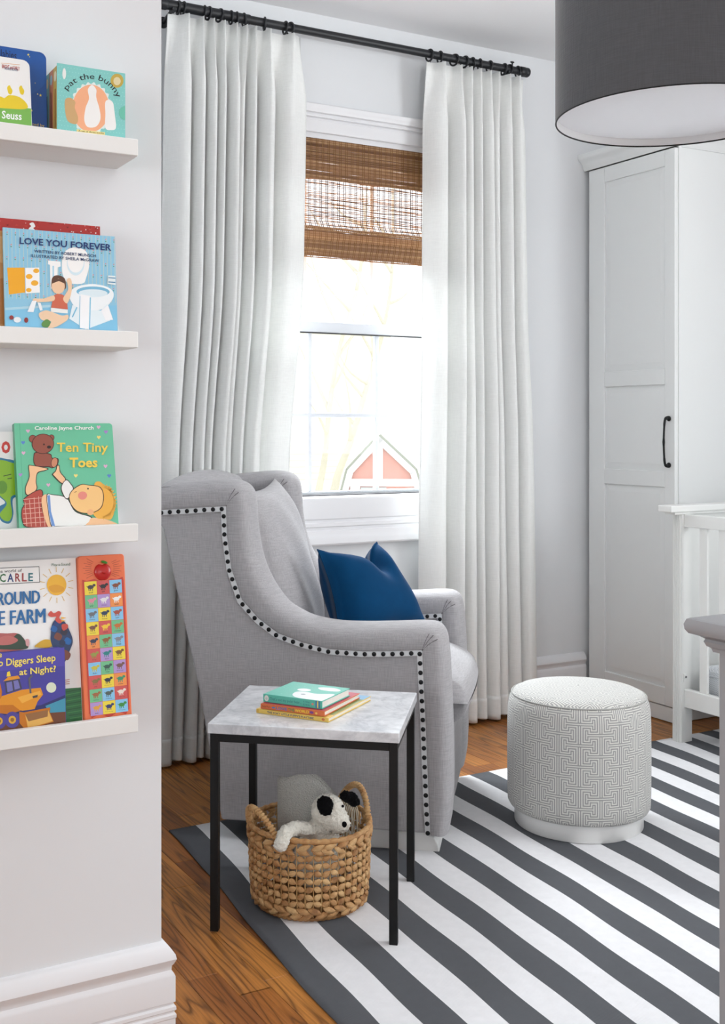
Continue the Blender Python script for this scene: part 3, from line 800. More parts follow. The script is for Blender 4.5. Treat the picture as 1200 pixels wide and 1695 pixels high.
MB().lathe([(0, .36), (.012, .36), (.012, .94), (.06, .945), (.062, .966), (0, .968)], 28).build('stem', M['black'], LP, smooth=40)
MB().lathe([(0, .262), (.11, .264), (.138, .274), (.14, .277), (.11, .268), (0, .266)], 48).build('added_shield', M['lampin'], LP, smooth=40)  # unseen dish added below the bulb to keep its light off the diffuser
sp = MB()
for k in range(3):
    a = 2*PI*k/3; sp.tube([(0, 0, .372), (R_*math.cos(a)*.99, R_*math.sin(a)*.99, .372)], .003, 6)
sp.build('spider', M['black'], LP, smooth=True)
MB().ball((0, .07, .298), (.022, .022, .022), 18, 12).tube([(0, .07, .28), (0, .02, .28), (0, 0, .36)], .008, 10).build('bulb', mat('opal_bulb', srgb(240, 240, 238), .3), LP, smooth=True)
lb = bpy.data.lights.new('lamp_light', 'POINT'); lb.energy = 38; lb.shadow_soft_size = .03; lb.color = (.96, .985, 1.0)
lo = bpy.data.objects.new('lamp_light', lb); COL.objects.link(lo); lo.parent = LP; lo.location = (0, .07, .352)

# ================================================================== WARDROBE
WX, WY0, WY1 = 3.443, 3.286, 3.80
WD = thing('wardrobe', 'tall white panelled wardrobe with crown moulding and black handle', 'wardrobe', (WX, WY0, 0))
D_ = WY1-WY0; XB = RW-WX-.012
c = MB(); c.box(.026, XB, .006, D_, .06, 2.33); c.build('body', M['wardrobe'], WD, bevel=.002)
MB().box(.006, XB, .012, D_-.01, .004, .064).build('base', M['wardrobe'], WD, bevel=.002)
MB().box(.021, .034, .0, .006, .06, 2.33).build('side_edge', M['wardrobe'], WD)
CR = [(0, 2.328), (-.006, 2.328), (-.008, 2.334), (-.012, 2.338), (-.016, 2.352), (-.026, 2.366), (-.036, 2.372), (-.040, 2.378), (-.042, 2.384), (-.042, 2.396), (0, 2.397)]
cm = MB(); P = len(CR)
for (x, y, nx, ny) in ((XB, .006, 0, 1), (.006, .006, 1, 1), (.006, D_+.018, 1, 0)):
    cm.v += [(x+nx*d, y+ny*d, z) for d, z in CR]
for i in range(2):
    for j in range(P-1): cm.f.append((i*P+j, (i+1)*P+j, (i+1)*P+j+1, i*P+j+1)); cm.m.append(0)
cm.add([(.006, .006, 2.396), (XB, .006, 2.396), (XB, D_+.018, 2.396), (.006, D_+.018, 2.396)], [(0, 1, 2, 3)])
cm.build('crown_moulding', M['wardrobe'], WD, smooth=30)
dy0, dy1, dz0, dz1 = .003, D_-.014, .068, 2.322
s0, s1 = 3.343-WY0, 3.690-WY0
door = MB().box(.0, .0205, dy0, s0, dz0, dz1).box(0, .0205, s1, dy1, dz0, dz1)
for a, b in ((dz0, .142), (.953, 1.018), (1.371, 1.436), (2.257, dz1)): door.box(0, .0205, s0, s1, a, b)
dr = door.build('door', M['wardrobe'], WD, bevel=.0025, seg=2)
for a, b in ((.142, .953), (1.018, 1.371), (1.436, 2.257)):
    pm = MB(); e = .028; r, f = .0095, .0055
    vs = [(r, y, z) for y, z in ((s0, a), (s1, a), (s1, b), (s0, b))]+[(f, y, z) for y, z in ((s0+e, a+e), (s1-e, a+e), (s1-e, b-e), (s0+e, b-e))]
    pm.add(vs, [(0, 1, 5, 4), (1, 2, 6, 5), (2, 3, 7, 6), (3, 0, 4, 7), (4, 5, 6, 7)])
    pm.add([(.02, y, z) for y, z in ((s0, a), (s1, a), (s1, b), (s0, b))], [(3, 2, 1, 0)])
    pm.build('panel', M['wardrobe'], dr)
h = MB(); hy = 3.317-WY0
h.tube(catmull([(.0, hy, 1.232), (-.012, hy, 1.236), (-.024, hy, 1.228), (-.029, hy, 1.20), (-.032, hy, 1.138), (-.029, hy, 1.076), (-.024, hy, 1.048), (-.012, hy, 1.04), (0, hy, 1.044)], 4), [.0075]*4+[.0062]*4+[.005]*4+[.0042]*4+[.0055]*1+[.0042]*4+[.005]*4+[.0062]*4+[.0075]*4, 12)
for z in (1.232, 1.044): h.ball((-.004, hy, z), (.006, .011, .011), 14, 8)
h.build('handle', M['black'], dr, smooth=True, label='black arched bar handle')

# ================================================================== CRIB
CX, CY = 3.25, 3.074
CB = thing('crib', 'white slatted baby crib with fluted corner post beside the wardrobe', 'crib', (CX, CY, RG))
def post(x, y, flip=False):
    mb = MB(); prof = []; n = 4; d = .046
    # fluted -X face: shallow reeds
    ys = []
    for i in range(5):
        a = .004+i*(d-.008)/5; b = a+(d-.008)/5
        for t, dep in ((0.08, .0), (.25, -.003), (.5, -.0042), (.75, -.003), (.92, 0)): ys.append((dep+.0042, a+(b-a)*t))
    poly = [(0.0042, 0)]+ys+[(.0042, d), (.058, d), (.058, 0)]
    mb.prism([(a, b) for a, b in poly], 0, .872, axis='z'); mb.v = [(x+p, y+q, r) for p, q, r in mb.v]
    return mb.build('post', M['crib'], CB)
post(0, 0); post(0, -1.36)
for yy in (-.012, -1.372):
    MB().box(-.062, .75, yy, yy+.07, .872, .897).build('end_cap_rail', M['crib'], CB, bevel=.004)
    MB().box(-.035, .74, yy+.008, yy+.062, .862, .873).build('cap_moulding', M['crib'], CB, bevel=.003)
    MB().box(.058, .68, yy+.022, yy+.048, .12, .865).build('end_panel', M['crib'], CB, bevel=.002)
for yy in (0, -1.36): MB().box(.68, .738, yy, yy+.046, 0, .872).build('post', M['crib'], CB, bevel=.002)
for xx in (.016, .70):
    MB().box(xx, xx+.026, -1.314, -.0, .815, .863).build('top_rail', M['crib'], CB, bevel=.003)
    MB().box(xx, xx+.026, -1.314, -.0, .135, .203).build('bottom_rail', M['crib'], CB, bevel=.003)
    sl = MB().box(-.006, .006, -.0185, .0185, 0, .615).mesh('slat', M['crib'])
    for i in range(14): put('slat', sl, CB, bevel=.002, loc=(xx+.013, -.0865-i*.0905, .202))
bk = MB().box(.012, .03, -.0035, .0, .232, .262); bk.tube([(.02, .004, .25), (.02, -.006, .25)], .0075, 14); bk.build('bolt_plate', M['crib'], CB, smooth=30)
MB().tube([(.02, -.005, .25), (.02, -.008, .25)], .0042, 12).build('bolt', M['hardware'], CB, smooth=30)
def herring():
    m = bpy.data.materials.new('herringbone_knit'); m.use_nodes = True; t = NT(m); p = t.n['Principled BSDF']
    tc = t.add('ShaderNodeTexCoord'); sx = t.add('ShaderNodeSeparateXYZ'); t.l.new(tc.outputs['Object'], sx.inputs[0])
    zig = t.math('PINGPONG', t.math('ADD', sx.outputs[1], sx.outputs[0]), .008); k = t.math('FRACT', t.math('DIVIDE', t.math('ADD', sx.outputs[2], zig), .007))
    r = t.ramp(k, [(.45, 0.0), (.6, 1.0)]); t.put(p.inputs['Base Color'], t.mix(r, srgb(196, 200, 206), srgb(236, 238, 241))); p.inputs['Roughness'].default_value = .9
    t.bump(r, .5, .002); return m
mt = thing('crib_mattress', 'grey herringbone covered mattress lying inside the white crib', 'mattress', (CX+.06, CY-1.29, .17))
mm = MB().box(.0, .61, .0, 1.245, 0, .135); mm.build('cover', herring(), mt, bevel=.03, seg=4)
MB().tube([(.001, .03+1.19*i/12, .10) for i in range(13)], .004, 6).build('piping', mat('mattress_piping', srgb(222, 225, 230), .8), mt, smooth=True)

# ================================================================== DRESSER
DX, DY, DZ = 1.397, 1.244, .90
DS = thing('dresser', 'grey painted dresser with moulded top edge at the right', 'dresser', (DX, DY, 0))
dw, dl = .47, 1.1
TP = [(0, -.052), (.006, -.052), (.008, -.046), (.013, -.043), (.016, -.036), (.014, -.032), (.02, -.028), (.032, -.024), (.036, -.018), (.037, -.010), (.034, -.002), (.030, 0)]
tp = MB(); P = len(TP); ring = []
for d, z in TP:
    tp.v += [(-d, d, DZ+z), (dw+d, d, DZ+z), (dw+d, -dl-d, DZ+z), (-d, -dl-d, DZ+z)]
for j in range(P-1):
    for k in range(4):
        l = (k+1) % 4; tp.f.append((j*4+k, j*4+l, (j+1)*4+l, (j+1)*4+k)); tp.m.append(0)
tp.f.append(tuple((P-1)*4+k for k in range(4))); tp.m.append(0); tp.f.append((3, 2, 1, 0)); tp.m.append(0)
tp.build('top', M['dresser'], DS, smooth=30)
b = MB(); b.box(.006, dw, -dl, -.006, .06, DZ-.05); b.build('body', M['dresser'], DS, bevel=.002)
for (y0, y1, z0, z1) in ((-.016, 0, .0, DZ-.051), (-dl, -dl+.03, 0, DZ-.051), (-dl+.03, -.0175, .06, .13), (-dl+.03, -.0175, DZ-.11, DZ-.051)):
    MB().box(0 if y1 == 0 else .002, .02, y0, y1, z0, z1).build("side_stile", M['dresser'], DS, bevel=.002)
for (y0, y1) in ((-.04, 0), (-dl, -dl+.04)): MB().box(dw-.05, dw, y0, y1, 0, .062).build('foot', M['dresser'], DS, bevel=.002)
dd = (DZ-.13)/4
for k in range(4):
    o = MB().box(dw, dw+.016, -dl+.03, -.03, .075+k*dd, .075+(k+1)*dd-.012).build('drawer', M['dresser'], DS, bevel=.003)
    for yy in (-.3, -.8): MB().ball((dw+.032, yy, .075+(k+.5)*dd), .014, 12, 8).tube([(dw+.014, yy, .075+(k+.5)*dd), (dw+.03, yy, .075+(k+.5)*dd)], .006, 8).build('knob', M['black'], o, smooth=True)
# ================================================================== BASKET AND WHAT LIES IN IT
BC = (1.357, 2.512, RG); BYAW = -math.atan(1020/1870)
BK = thing('wicker_basket', 'round woven water hyacinth basket with two handles under the side table', 'basket', BC, BYAW)
def hy_mat():
    m = bpy.data.materials.new('water_hyacinth'); m.use_nodes = True; t = NT(m); p = t.n['Principled BSDF']
    oi = t.add('ShaderNodeObjectInfo'); g = t.add('ShaderNodeNewGeometry')
    def nz(s, sc):
        n = t.add('ShaderNodeTexNoise'); n.inputs['Scale'].default_value = s; n.inputs['Detail'].default_value = 3; t.l.new(g.outputs['Position'], n.inputs['Vector']); return n.outputs[0]
    k = t.math('ADD', t.math('MULTIPLY', nz(45, 1), .8), t.math('MULTIPLY', oi.outputs['Random'], .35))
    t.put(p.inputs['Base Color'], t.ramp(k, [(.25, srgb(134, 88, 48)), (.5, srgb(192, 142, 90)), (.8, srgb(222, 182, 128))]))
    p.inputs['Roughness'].default_value = .55
    w = t.add('ShaderNodeTexWave'); w.bands_direction = 'Z'; w.inputs['Scale'].default_value = 120; w.inputs['Distortion'].default_value = 3; t.l.new(t.coord('Object'), w.inputs[0])
    t.bump(w.outputs[1], .5, .0012); return m
HY = hy_mat()
stakem = mat('basket_stake', srgb(196, 158, 104), .6)
def brad(z): return interp(z, [0, .02, .06, .12, .18, .21], [.128, .140, .1475, .150, .151, .151])
NSK, BH = 46, .207
RBK = random.Random(8)
for k in range(NSK):
    a = 2*PI*k/NSK
    MB().tube([(brad(z)*math.cos(a), brad(z)*math.sin(a), z) for z in (.012, .05, .1, .15, .2)], .0016, 6).build('stake', stakem, BK, smooth=True)
def leaf_mesh(L, Hh, T, seed):
    R = random.Random(seed); mb = MB(); n = 8; rings = [-1, -.8, -.45, 0, .45, .8, 1]; prof = [.13, .5, .95, 1.0, .85, .42, .13]
    for i, (s, w) in enumerate(zip(rings, prof)):
        tw = s*.5
        for k in range(n):
            a = 2*PI*k/n; rr = 1+.16*(k % 2)+R.uniform(-.08, .08)
            y, z = T/2*w*math.cos(a)*rr, Hh/2*w*math.sin(a)*rr
            mb.v.append((s*L/2, y*math.cos(tw)-z*math.sin(tw)*.4, z+y*.2))
    for i in range(6):
        for k in range(n):
            l = (k+1) % n; mb.f.append((i*n+k, i*n+l, (i+1)*n+l, (i+1)*n+k)); mb.m.append(0)
    mb.f.append(tuple(range(n))); mb.m.append(0); mb.f.append(tuple(6*n+k for k in range(n))); mb.m.append(0)
    return mb.mesh('weave_strand', HY, True)
LV = [leaf_mesh(.0214, .0142, .0082, s) for s in range(5)]; LB = [leaf_mesh(.036, .0145, .012, s+20) for s in range(4)]
def place(me, a, z, r, tilt, name, front):
    Mx = Matrix.Translation((r*math.cos(a), r*math.sin(a), z)) @ Matrix.Rotation(a+PI/2, 4, 'Z') @ Matrix.Rotation(tilt, 4, 'Y')
    if front:
        o = put(name, me, BK); o.matrix_local = Mx; return
    b = len(BACK.v); BACK.v += [tuple(Mx @ v.co) for v in me.vertices]; BACK.f += [tuple(b+i for i in p.vertices) for p in me.polygons]; BACK.m += [0]*len(me.polygons)
BACK = MB(); cells = []
ROWS = 7
for r in range(ROWS):
    z = .047+r*.0185
    for k in range(NSK):
        a = 2*PI*(k+.5)/NSK
        cells.append((a, z+RBK.uniform(-.0012, .0012), (1 if (k+r) % 2 else -1)*RBK.uniform(.3, .65)))
cells.sort(key=lambda c: math.sin(c[0]))      # front of the basket (towards -y) first
for i, (a, z, t) in enumerate(cells):
    place(RBK.choice(LV), a, z, brad(z)+.001, t, 'weave_strand', i < 240)
for z, n, tl in ((.186, 30, -.33), (.175, 30, .42), (.030, 30, .40), (.019, 28, -.33)):
    for k in range(n):
        a = 2*PI*(k+RBK.uniform(-.15, .15))/n
        place(RBK.choice(LB), a, z+RBK.uniform(-.001, .001), brad(z)+.003, tl+RBK.uniform(-.1, .1), 'braid_strand', math.sin(a) < .35)
BACK.build('back_weave', HY, BK, smooth=True, kind='stuff')
def wrapped(pts, r, amp, per, closed, name, n=10):
    L = 0; rs = []
    P = [Vector(p) for p in pts]
    for i, p in enumerate(P):
        if i: L += (P[i]-P[i-1]).length
        rs.append(r+amp*abs(math.sin(PI*L/per)))
    return MB().tube(P, rs, n, closed=closed).build(name, HY, BK, smooth=True)
N = 400
wrapped([(.152*math.cos(2*PI*i/N), .152*math.sin(2*PI*i/N), .2+.003*math.sin(4*PI*i/N)) for i in range(N)], .0052, .0022, .0239, True, 'rim')
wrapped([(.131*math.cos(2*PI*i/N), .131*math.sin(2*PI*i/N), .0065) for i in range(N)], .0048, .0018, .0137, True, 'foot_ring')
MB().lathe([(0, .008), (.06, .009), (.132, .010)], 40).build('base', HY, BK, smooth=True)
for (az, lean, hh) in ((math.radians(211), .1, .056), (math.radians(31), -.05, .064)):
    da = .50; pts = []
    for i in range(321):
        t = i/320; a = az-da+2*da*t; h = hh*math.sin(PI*t)**.55; r = .150+lean*h*1.5
        pts.append((r*math.cos(a), r*math.sin(a), .188+h+.012*math.sin(PI*t)))
    wrapped(pts, .0046, .0042, .0088, False, 'handle')

# ---- folded throw
TR = thing('folded_throw', 'folded light grey wool throw standing in the wicker basket', 'blanket', (BC[0], BC[1], .02), BYAW)
def throwf(yc, th, x0, x1, z1, seed):
    mb = MB(); R = random.Random(seed)
    def fn(u, v, s):
        a = 2*u-1; x = x0+(x1-x0)*u; top = z1-.046*max(0, u-.62)**1.5*4.6-.004*math.sin(u*9+seed)
        zz = .03+(top-.03)*v
        e = max(0, 1-abs(a)**10)**.5*max(0, 1-max(0, v)**14)**.5
        y = yc+s*th/2*e+.012*(v-.5)+.004*math.sin(u*6+v*3+seed)
        return (x, y, zz)
    mb.grid(lambda u, v: fn(u, v, 1), 30, 26); mb.grid(lambda u, v: fn(u, v, -1), 30, 26); return mb
for i, (yc, th, x0, x1, z1) in enumerate(((.066, .022, -.080, .072, .276), (.044, .022, -.083, .066, .281), (.086, .018, -.070, .068, .268))):
    weld(throwf(yc, th, x0, x1, z1, i).build('fold', M['throw'], TR, smooth=True))
fr = MB()
for i in range(9):
    x = .086+.0045*i; fr.tube(catmull([(x-.012, .02, .235), (x, .012, .205), (x+.003*math.sin(i*2), .008, .17), (x+.002, .004, .14)], 4), .0017, 5)
fr.build('fringe', mat('throw_fringe', srgb(206, 198, 178), .9), TR, smooth=True, kind='stuff')

# ---- plush dog
def plush(name, balls, material, parent, voxel=.0034, fuzz=.0048, seed=0, **tags):
    mb = MB()
    for c, r in balls: mb.ball(c, r, 20, 14)
    o = mb.build('tmp', material); md = o.modifiers.new('r', 'REMESH'); md.mode = 'VOXEL'; md.voxel_size = voxel
    s2 = o.modifiers.new('s', 'SMOOTH'); s2.iterations = 3
    me = evaluated(o); bpy.data.objects.remove(o, do_unlink=True); me.name = name
    if not me.materials: me.materials.append(material)
    nor = [v.normal.copy() for v in me.vertices]
    for v, nn in zip(me.vertices, nor):
        q = v.co*330+Vector((seed, 0, 0)); k = noise.noise(q)+.6*noise.noise(v.co*150)
        v.co += nn*fuzz*k
    me.polygons.foreach_set('use_smooth', [True]*len(me.polygons))
    return put(name, me, parent, **tags)
PD = thing('plush_dog', 'cream plush toy dog with black ears peeking out of the wicker basket', 'plush toy', (BC[0], BC[1], .02), BYAW)
def chain(a, b, r0, r1, n):
    a, b = Vector(a), Vector(b)
    return [(a+(b-a)*i/n, r0+(r1-r0)*i/n) for i in range(n+1)]
body = [((.02, -.01, .09), (.06, .055, .075)), ((.03, -.02, .15), (.045, .042, .05))]
head = [((.046, -.042, .222), (.042, .038, .042)), ((.062, -.054, .207), (.035, .032, .029)), ((.073, -.06, .197), (.027, .025, .023))]
neck = chain((.03, -.025, .16), (.040, -.036, .20), .032, .030, 4)
arm = chain((.012, -.05, .178), (-.035, -.09, .198), .017, .0165, 6)+chain((-.035, -.09, .198), (-.058, -.148, .206), .0165, .016, 7)+chain((-.058, -.148, .206), (-.068, -.170, .186), .017, .0165, 4)
bd = plush('body', body+head+neck+arm, M['plushw'], PD)
plush('ear', [((.038, -.082, .252), (.0215, .008, .022)), ((.040, -.086, .242), (.018, .007, .017))], M['plushk'], PD, .0032, .003, 5, label='black fluffy ear')
plush('ear', [((.090, -.03, .256), (.015, .009, .014)), ((.103, -.026, .250), (.019, .009, .016)), ((.112, -.024, .240), (.015, .009, .014))], M['plushk'], PD, .0032, .003, 9, label='black fluffy ear')
MB().ball((.0855, -.0815, .203), (.0065, .004, .0075), 12, 8).build('nose', M['plushk'], PD, smooth=True)
MB().ball((.0825, -.058, .240), (.0035, .003, .0035), 10, 7).build('eye', M['plushk'], PD, smooth=True)

# ================================================================== BOOKS: helpers
def text_geo(s, bold=0.0):
    cu = bpy.data.curves.new('t', 'FONT'); cu.body = s; cu.size = 1; cu.offset = bold; cu.resolution_u = 2; cu.fill_mode = 'FRONT'
    o = bpy.data.objects.new('t', cu); COL.objects.link(o); me = evaluated(o)
    vs = [(v.co.x, v.co.y) for v in me.vertices]; fs = [tuple(p.vertices) for p in me.polygons]
    bpy.data.objects.remove(o, do_unlink=True); bpy.data.curves.remove(cu); bpy.data.meshes.remove(me)
    return vs, fs
class Cover:
    """flat print on a cover: shapes given in any picture-like frame (x right, y down) fixed by the four corners of the cover"""
    def __init__(s, w, ztop, zbl, TL, TR, BR, BL, y=0.0, fl=None):
        import numpy as np
        A = []; B = []
        for (x, q), (u, v) in zip((TL, TR, BR, BL), ((0, ztop), (w, ztop), (w, zbl), (0, zbl))):
            A.append([x, q, 1, 0, 0, 0, -u*x, -u*q]); B.append(u); A.append([0, 0, 0, x, q, 1, -v*x, -v*q]); B.append(v)
        s.H = [float(k) for k in np.linalg.solve(np.array(A, float), np.array(B, float))]
        s.w, s.zt, s.zb = w, ztop, zbl; s.y = y; s.lay = 0; s.mb = MB(); s.mats = []; s.tx = MB(); s.txm = []; s.fl = fl
    def loc(s, x, y):
        h = s.H; d = h[6]*x+h[7]*y+1
        return (min(s.w-.0006, max(.0006, (h[0]*x+h[1]*y+h[2])/d)), min(s.zt-.0006, max(.002, (h[3]*x+h[4]*y+h[5])/d)))
    def mi(s, m, lst):
        if m not in lst: lst.append(m)
        return lst.index(m)
    def poly(s, pts, col):
        s.lay += 1; y = s.y-.000035*s.lay; q = [s.loc(*p) for p in pts]
        s.mb.add([(a, y, b) for a, b in q], [tuple(range(len(q)))], s.mi(ink(*col), s.mats))
    def blob(s, pts, col, n=5):
        c = catmull([(p[0], p[1], 0) for p in pts], n, True); s.poly([(q.x, q.y) for q in c], col)
    def ell(s, cx, cy, rx, ry, col, n=28, rot=0.0):
        pts = []
        for i in range(n):
            a = 2*PI*i/n; x, y = rx*math.cos(a), ry*math.sin(a); pts.append((cx+x*math.cos(rot)-y*math.sin(rot), cy+x*math.sin(rot)+y*math.cos(rot)))
        s.poly(pts, col)
    def line(s, x0, y0, x1, y1, w, col):
        d = Vector((x1-x0, y1-y0)).normalized()*w/2; s.poly([(x0-d.y, y0+d.x), (x1-d.y, y1+d.x), (x1+d.y, y1-d.x), (x0+d.y, y0-d.x)], col)
    def text(s, t, x0, y0, x1, y1, col, bold=.0, arc=None, slope=0.0):
        """fit the string's box to x0..x1, y0(top)..y1(bottom); slope = y shift from left to right; arc=(cx,cy,r,a0,a1) wraps it"""
        vs, fs = text_geo(t, bold)
        if not vs: return
        ax, bx = min(v[0] for v in vs), max(v[0] for v in vs); ay, by = min(v[1] for v in vs), max(v[1] for v in vs)
        s.lay += 1; y = s.y-.000035*s.lay-.00008; out = []
        for v in vs:
            u = (v[0]-ax)/(bx-ax); w = (v[1]-ay)/(by-ay)
            if arc:
                cx, cy, r, hgt, a0, a1 = arc; a = a0+(a1-a0)*u; rr = r+hgt*w; p = (cx+rr*math.cos(a), cy-rr*math.sin(a))
            else: p = (x0+(x1-x0)*u, y1+(y0-y1)*w+slope*u)
            q = s.loc(*p); out.append((q[0], y, q[1]))
        s.tx.add(out, fs, s.mi(ink(*col), s.txm))
    def done(s, parent):
        if s.fl:
            for b in (s.mb, s.tx): b.v = [s.fl(v) for v in b.v]
        if s.mb.f: s.mb.build('cover_print', s.mats, parent, fixn=False)
        if s.tx.f: s.tx.build('lettering', s.txm, parent, fixn=False)
def rounded(w, h, r, n=5, corners=(1, 1, 1, 1)):
    pts = []
    for i, (cx, cy, a0) in enumerate(((w-r, h-r, 0), (r, h-r, PI/2), (r, r, PI), (w-r, r, 1.5*PI))):
        if not corners[i]: pts.append(((w, h), (0, h), (0, 0), (w, 0))[i]); continue
        for k in range(n+1): a = a0+PI/2*k/n; pts.append((cx+r*math.cos(a), cy+r*math.sin(a)))
    return pts
def upright_book(label, X0, w, h, zb, Yb, lean, roll, thick, col, spine=None, rad=0.0, board=.002, group='picture books on the wall ledges', pages=True, name='picture_book'):
    """origin bottom-left of the front cover; x right, y into the book, z up"""
    o = thing(name, label, 'book', (X0, Yb, zb), rot=(-math.radians(lean), math.radians(roll), 0), group=group)
    c = ink(*col); corners = (1, 0, 0, 1)
    pts = rounded(w, h, rad, 5, corners) if rad else [(w, h), (0, h), (0, 0), (w, 0)]
    MB().prism(pts, .0, board).build('front_cover', c, o); MB().prism(pts, thick-board, thick).build('back_cover', c, o)
    sm_ = ink(*(spine or col))
    MB().box(0, board, board, thick-board, 0, h).build('spine', sm_, o)
    if pages: MB().prism([(a*(w-board-.0025)/w+board, .0015+b*(h-.003)/h) for a, b in pts], board, thick-board).build('pages', M['page'], o)
    return o
# ================================================================== WALL LEDGES
LZ = [(1.688, 1.718), (1.342, 1.371), (.993, 1.025), (.649, .680)]
LN = ['top', 'second', 'third', 'lowest']
for i, (z0, z1) in enumerate(LZ):
    L = thing('picture_ledge', ['topmost white picture ledge holding the boxed set of small books', 'white picture ledge holding the pale blue paperback', 'white picture ledge holding the green board book', 'lowest white picture ledge holding the orange sound book'][i], 'shelf', (-.15, 1.94, z0), group='white picture ledges on the left wall')
    MB().box(0, .847, .0, .013, 0, z1-z0).build('front_lip', M['ledge'], L, bevel=.0015)
    MB().box(0, .847, .013, .12, 0, .0115).build('board', M['ledge'], L)
    MB().box(0, .847, .107, .12, .0115, .048).build('back_rail', M['ledge'], L, bevel=.001)
ZB = [z0+.012 for z0, _ in LZ]
# ---- top ledge
bk = upright_book('dark blue board book with tiny yellow stars on the top ledge', .371, .174, .166, ZB[0], 1.990, 2.5, 0, .012, (20, 76, 150), rad=.012)
cv = Cover(.174, .166, .026, (-350, 82), (312, 182), (318, 692), (-344, 612))
cv.ell(120, 300, 210, 170, (24, 84, 160))
cv.text('Lullabies', -42, 150, 118, 204, (16, 30, 62), .006, slope=24)
for x, y, r in ((195, 194, 9), (203, 208, 5), (275, 460, 10), (256, 452, 5), (216, 560, 9), (240, 380, 4)):
    cv.poly([(x+(r if k % 2 == 0 else r*.42)*math.sin(PI*k/5), y-(r if k % 2 == 0 else r*.42)*math.cos(PI*k/5)) for k in range(10)], (232, 214, 96))
cv.text('Illustrated by', 140, 628, 300, 652, (214, 190, 90), 0, slope=22)
cv.done(bk)
bk = upright_book('small white board book with a green band on the top ledge', .401, .110, .144, ZB[0], 1.959, 9, 0, .014, (240, 240, 238), rad=.012)
cv = Cover(.110, .144, .027, (-229, 187), (192, 240), (213, 675), (-208, 626))
cv.poly([(-232, 540), (208, 568), (216, 700), (-208, 690)], (122, 182, 84))
cv.text('Dr. Seuss', -82, 578, 144, 632, (250, 250, 250), .016, slope=18)
cv.blob([(-60, 548), (-20, 520), (0, 490), (30, 500), (60, 480), (120, 488), (165, 520), (185, 560), (150, 574), (60, 572), (-20, 566)], (232, 204, 44))
for dx in (0, 78):
    cv.blob([(48+dx, 425), (62+dx, 412), (72+dx, 430), (82+dx, 450), (74+dx, 474), (58+dx, 470), (50+dx, 450)], (232, 204, 44))
cv.text('BRIGHT and EARLY', 12, 270, 128, 296, (176, 60, 52), .02, slope=14); cv.text('BOARD BOOKS', 30, 288, 116, 306, (70, 96, 130), .01, slope=10)
cv.line(5, 262, 130, 270, 2.5, (224, 150, 60))
cv.done(bk)
bx = thing('boxed_book_set', 'turquoise boxed set of small books at the end of the top ledge', 'book set', (.553, 1.956, ZB[0]), group='picture books on the wall ledges')
sl = MB(); w, h, d = .125, .138, .082; q = .0018
sl.box(0, w, 0, q, 0, h); sl.box(0, w, d-q, d, 0, h); sl.box(q*2, w, q, d-q, h-q, h); sl.box(q*2, w, q, d-q, 0, q); sl.box(w-q, w, q, d-q, q, h-q)
sl.build('slipcase', ink(132, 206, 200), bx)
for k, c in enumerate(((206, 176, 84), (196, 120, 84), (112, 172, 170))):
    b_ = MB().box(.0012, w-q-.001, q+.0005+k*.0262, q+.0005+(k+1)*.0262-.0008, q, h-q-.001).build('small_book', ink(*c), bx, label=('yellow', 'orange', 'teal')[k]+' book spine inside the slipcase')
    sp_ = Cover(.025, h, 0, (0, 0), (100, 0), (100, 500), (0, 500), fl=lambda v, k=k: (.0011+v[1]*1.0, q+.001+k*.0262+v[0], v[2]))
    sp_.ell(50, 70, 32, 32, ((236, 226, 190), (150, 190, 200), (222, 200, 150))[k]); sp_.poly([(38, 150), (62, 150), (62, 400), (38, 400)], ((150, 90, 40), (120, 60, 40), (40, 90, 100))[k]); sp_.done(b_)
cv = Cover(w, h, .023, (383, 268), (832, 333), (832, 750), (385, 692))
for i in range(22):
    for j in range(16): cv.lay = 0; cv.ell(395+i*20+(j % 2)*10, 290+i*2.8+j*27, 3.2, 3.2, (158, 220, 214), 5)
cv.lay = 2
cv.poly([(605+(132+7*math.cos(22*a))*math.cos(a), 562-(165+7*math.cos(22*a))*math.sin(a)) for a in [2*PI*i/132 for i in range(132)]], (226, 238, 234))
cv.ell(605, 562, 122, 154, (246, 178, 136), 40)
cv.blob([(585, 440), (612, 410), (640, 440), (640, 490), (660, 560), (668, 630), (640, 680), (585, 684), (562, 640), (570, 560), (592, 500)], (244, 243, 240))
cv.blob([(436, 510), (470, 494), (502, 520), (500, 560), (520, 620), (510, 664), (460, 650), (440, 600)], (206, 168, 116))
cv.blob([(700, 520), (728, 508), (752, 530), (762, 600), (770, 690), (735, 704), (700, 690), (700, 600)], (244, 243, 240))
cv.text('pat the bunny', 0, 0, 1, 1, (32, 34, 36), .0, arc=(600, 556, 172, 50, math.radians(144), math.radians(20)))
cv.ell(777, 381, 43, 46, (198, 170, 74)); cv.ell(777, 384, 24, 27, (226, 214, 170))
cv.ell(430, 338, 12, 36, (236, 238, 234))
cv.poly([(512, 698), (698, 718), (696, 745), (512, 722)], (240, 224, 150)); cv.text('A set of three books', 524, 702, 690, 714, (90, 80, 50), 0, slope=16)
cv.ell(834, 592, 44, 46, (108, 196, 172))
cv.done(bx)
